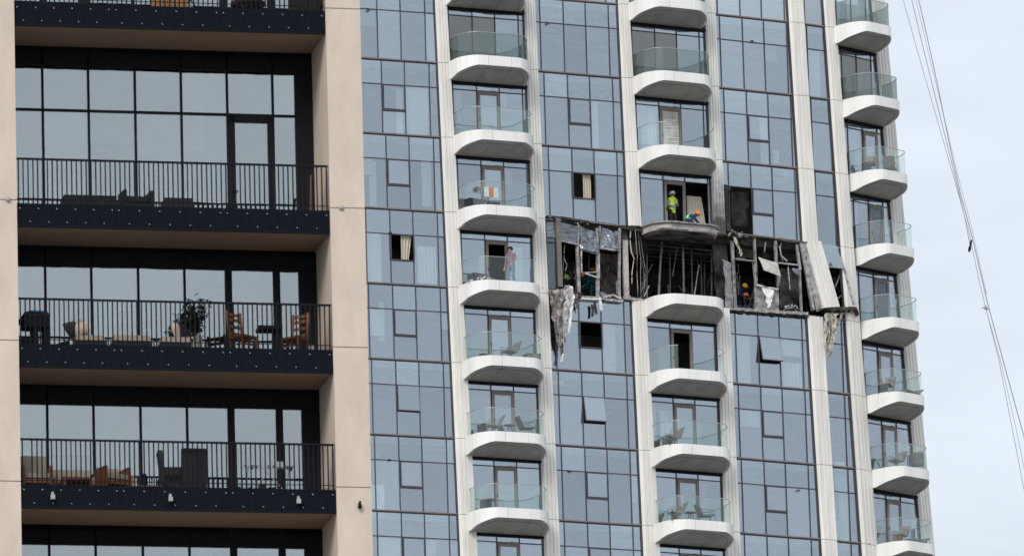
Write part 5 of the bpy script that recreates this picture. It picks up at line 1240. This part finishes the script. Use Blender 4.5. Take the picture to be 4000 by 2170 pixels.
for q in range(70):
    L_ = .1; M = Matrix.Translation((rnd.gauss(0, .09), rnd.gauss(0, .07), rnd.uniform(.18, .7))) @ Matrix.Rotation(rnd.uniform(0, 6.3), 4, 'Z') @ Matrix.Rotation(rnd.uniform(-.9, .7), 4, 'Y')
    m.add([M @ Vector(v) for v in ((0, 0, 0), (L_*.5, -L_*.28, .012), (L_, 0, -.01), (L_*.5, L_*.28, .012))], [(0, 1, 2, 3)])
tag(part('leaves', m, 'leaf_dark', r), kind='stuff'); m = MB(); m.lathe((0, 0, 0), [(.08, 0), (.1, .2), (.09, .21)], 10); part('pot', m, 'pot_clay', r)

# ================================================================== HOIST ROPES AGAINST THE SKY
def rope(label, pts, r, Y=300.0):
    def at(u, v): d = ray(u, v); return EYE+d*(Y/d.y)
    s_ = 1/.6437; Q = []
    for a, b in zip(pts, pts[1:]):
        for i in range(4): t = i/4; Q.append(at(3450+(a[0]+(b[0]-a[0])*t)*s_, (a[1]+(b[1]-a[1])*t)*s_))
    Q.append(at(3450+pts[-1][0]*s_, pts[-1][1]*s_)); m = MB(); m.tube(Q, r, 6)
    return tag(m.build('hoist_rope', 'steel_rope', smooth=True), label, 'rope', 'hoist ropes at the right')
rope('left thin hoist rope against the sky at the right', [(46, -15), (95, 160), (150, 350), (190, 490), (215, 580), (240, 700), (258, 775), (290, 900), (325, 1080), (362, 1270)], .011)
rope('middle hoist rope that meets the clamp', [(68, -15), (98, 110), (130, 240), (175, 420), (205, 545), (219, 620)], .014, 299)
rope('thick right hoist rope running past the clamp to the lower right', [(86, -15), (112, 100), (138, 220), (168, 370), (195, 490), (225, 600), (262, 760), (300, 900), (330, 1010), (362, 1125)], .017)
rope('faint hoist rope between the others in the upper sky', [(79, -15), (120, 160), (150, 280), (185, 430), (222, 570), (260, 740)], .008, 301)
rope('faint lower hoist rope right of the left thin one', [(258, 775), (296, 910), (335, 1080), (365, 1230)], .009, 301)
d_ = ray(3450+219/.6437, 618/.6437); m = MB(); m.box((0, 0, 0), (.07, .07, .44)); m.box((0, 0, -.1), (.10, .08, .12)); tag(m.build('rope_clamp', 'black_metal', None, Matrix.Translation(EYE+d_*(299/d_.y)) @ Matrix.Rotation(R(14), 4, 'Y')), 'dark clamp on the hoist ropes', 'clamp')
d_ = ray(3450+258/.6437, 774/.6437); m = MB(); m.box((0, 0, 0), (.12, .08, .08)); m.bar((-.14, 0, .03), (.12, 0, -.06), .03); m.bar((0, 0, .1), (.02, 0, -.12), .035); tag(m.build('rope_knot', 'steel_rope', None, Matrix.Translation(EYE+d_*(300/d_.y))), 'small knot where two hoist ropes part', 'knot')
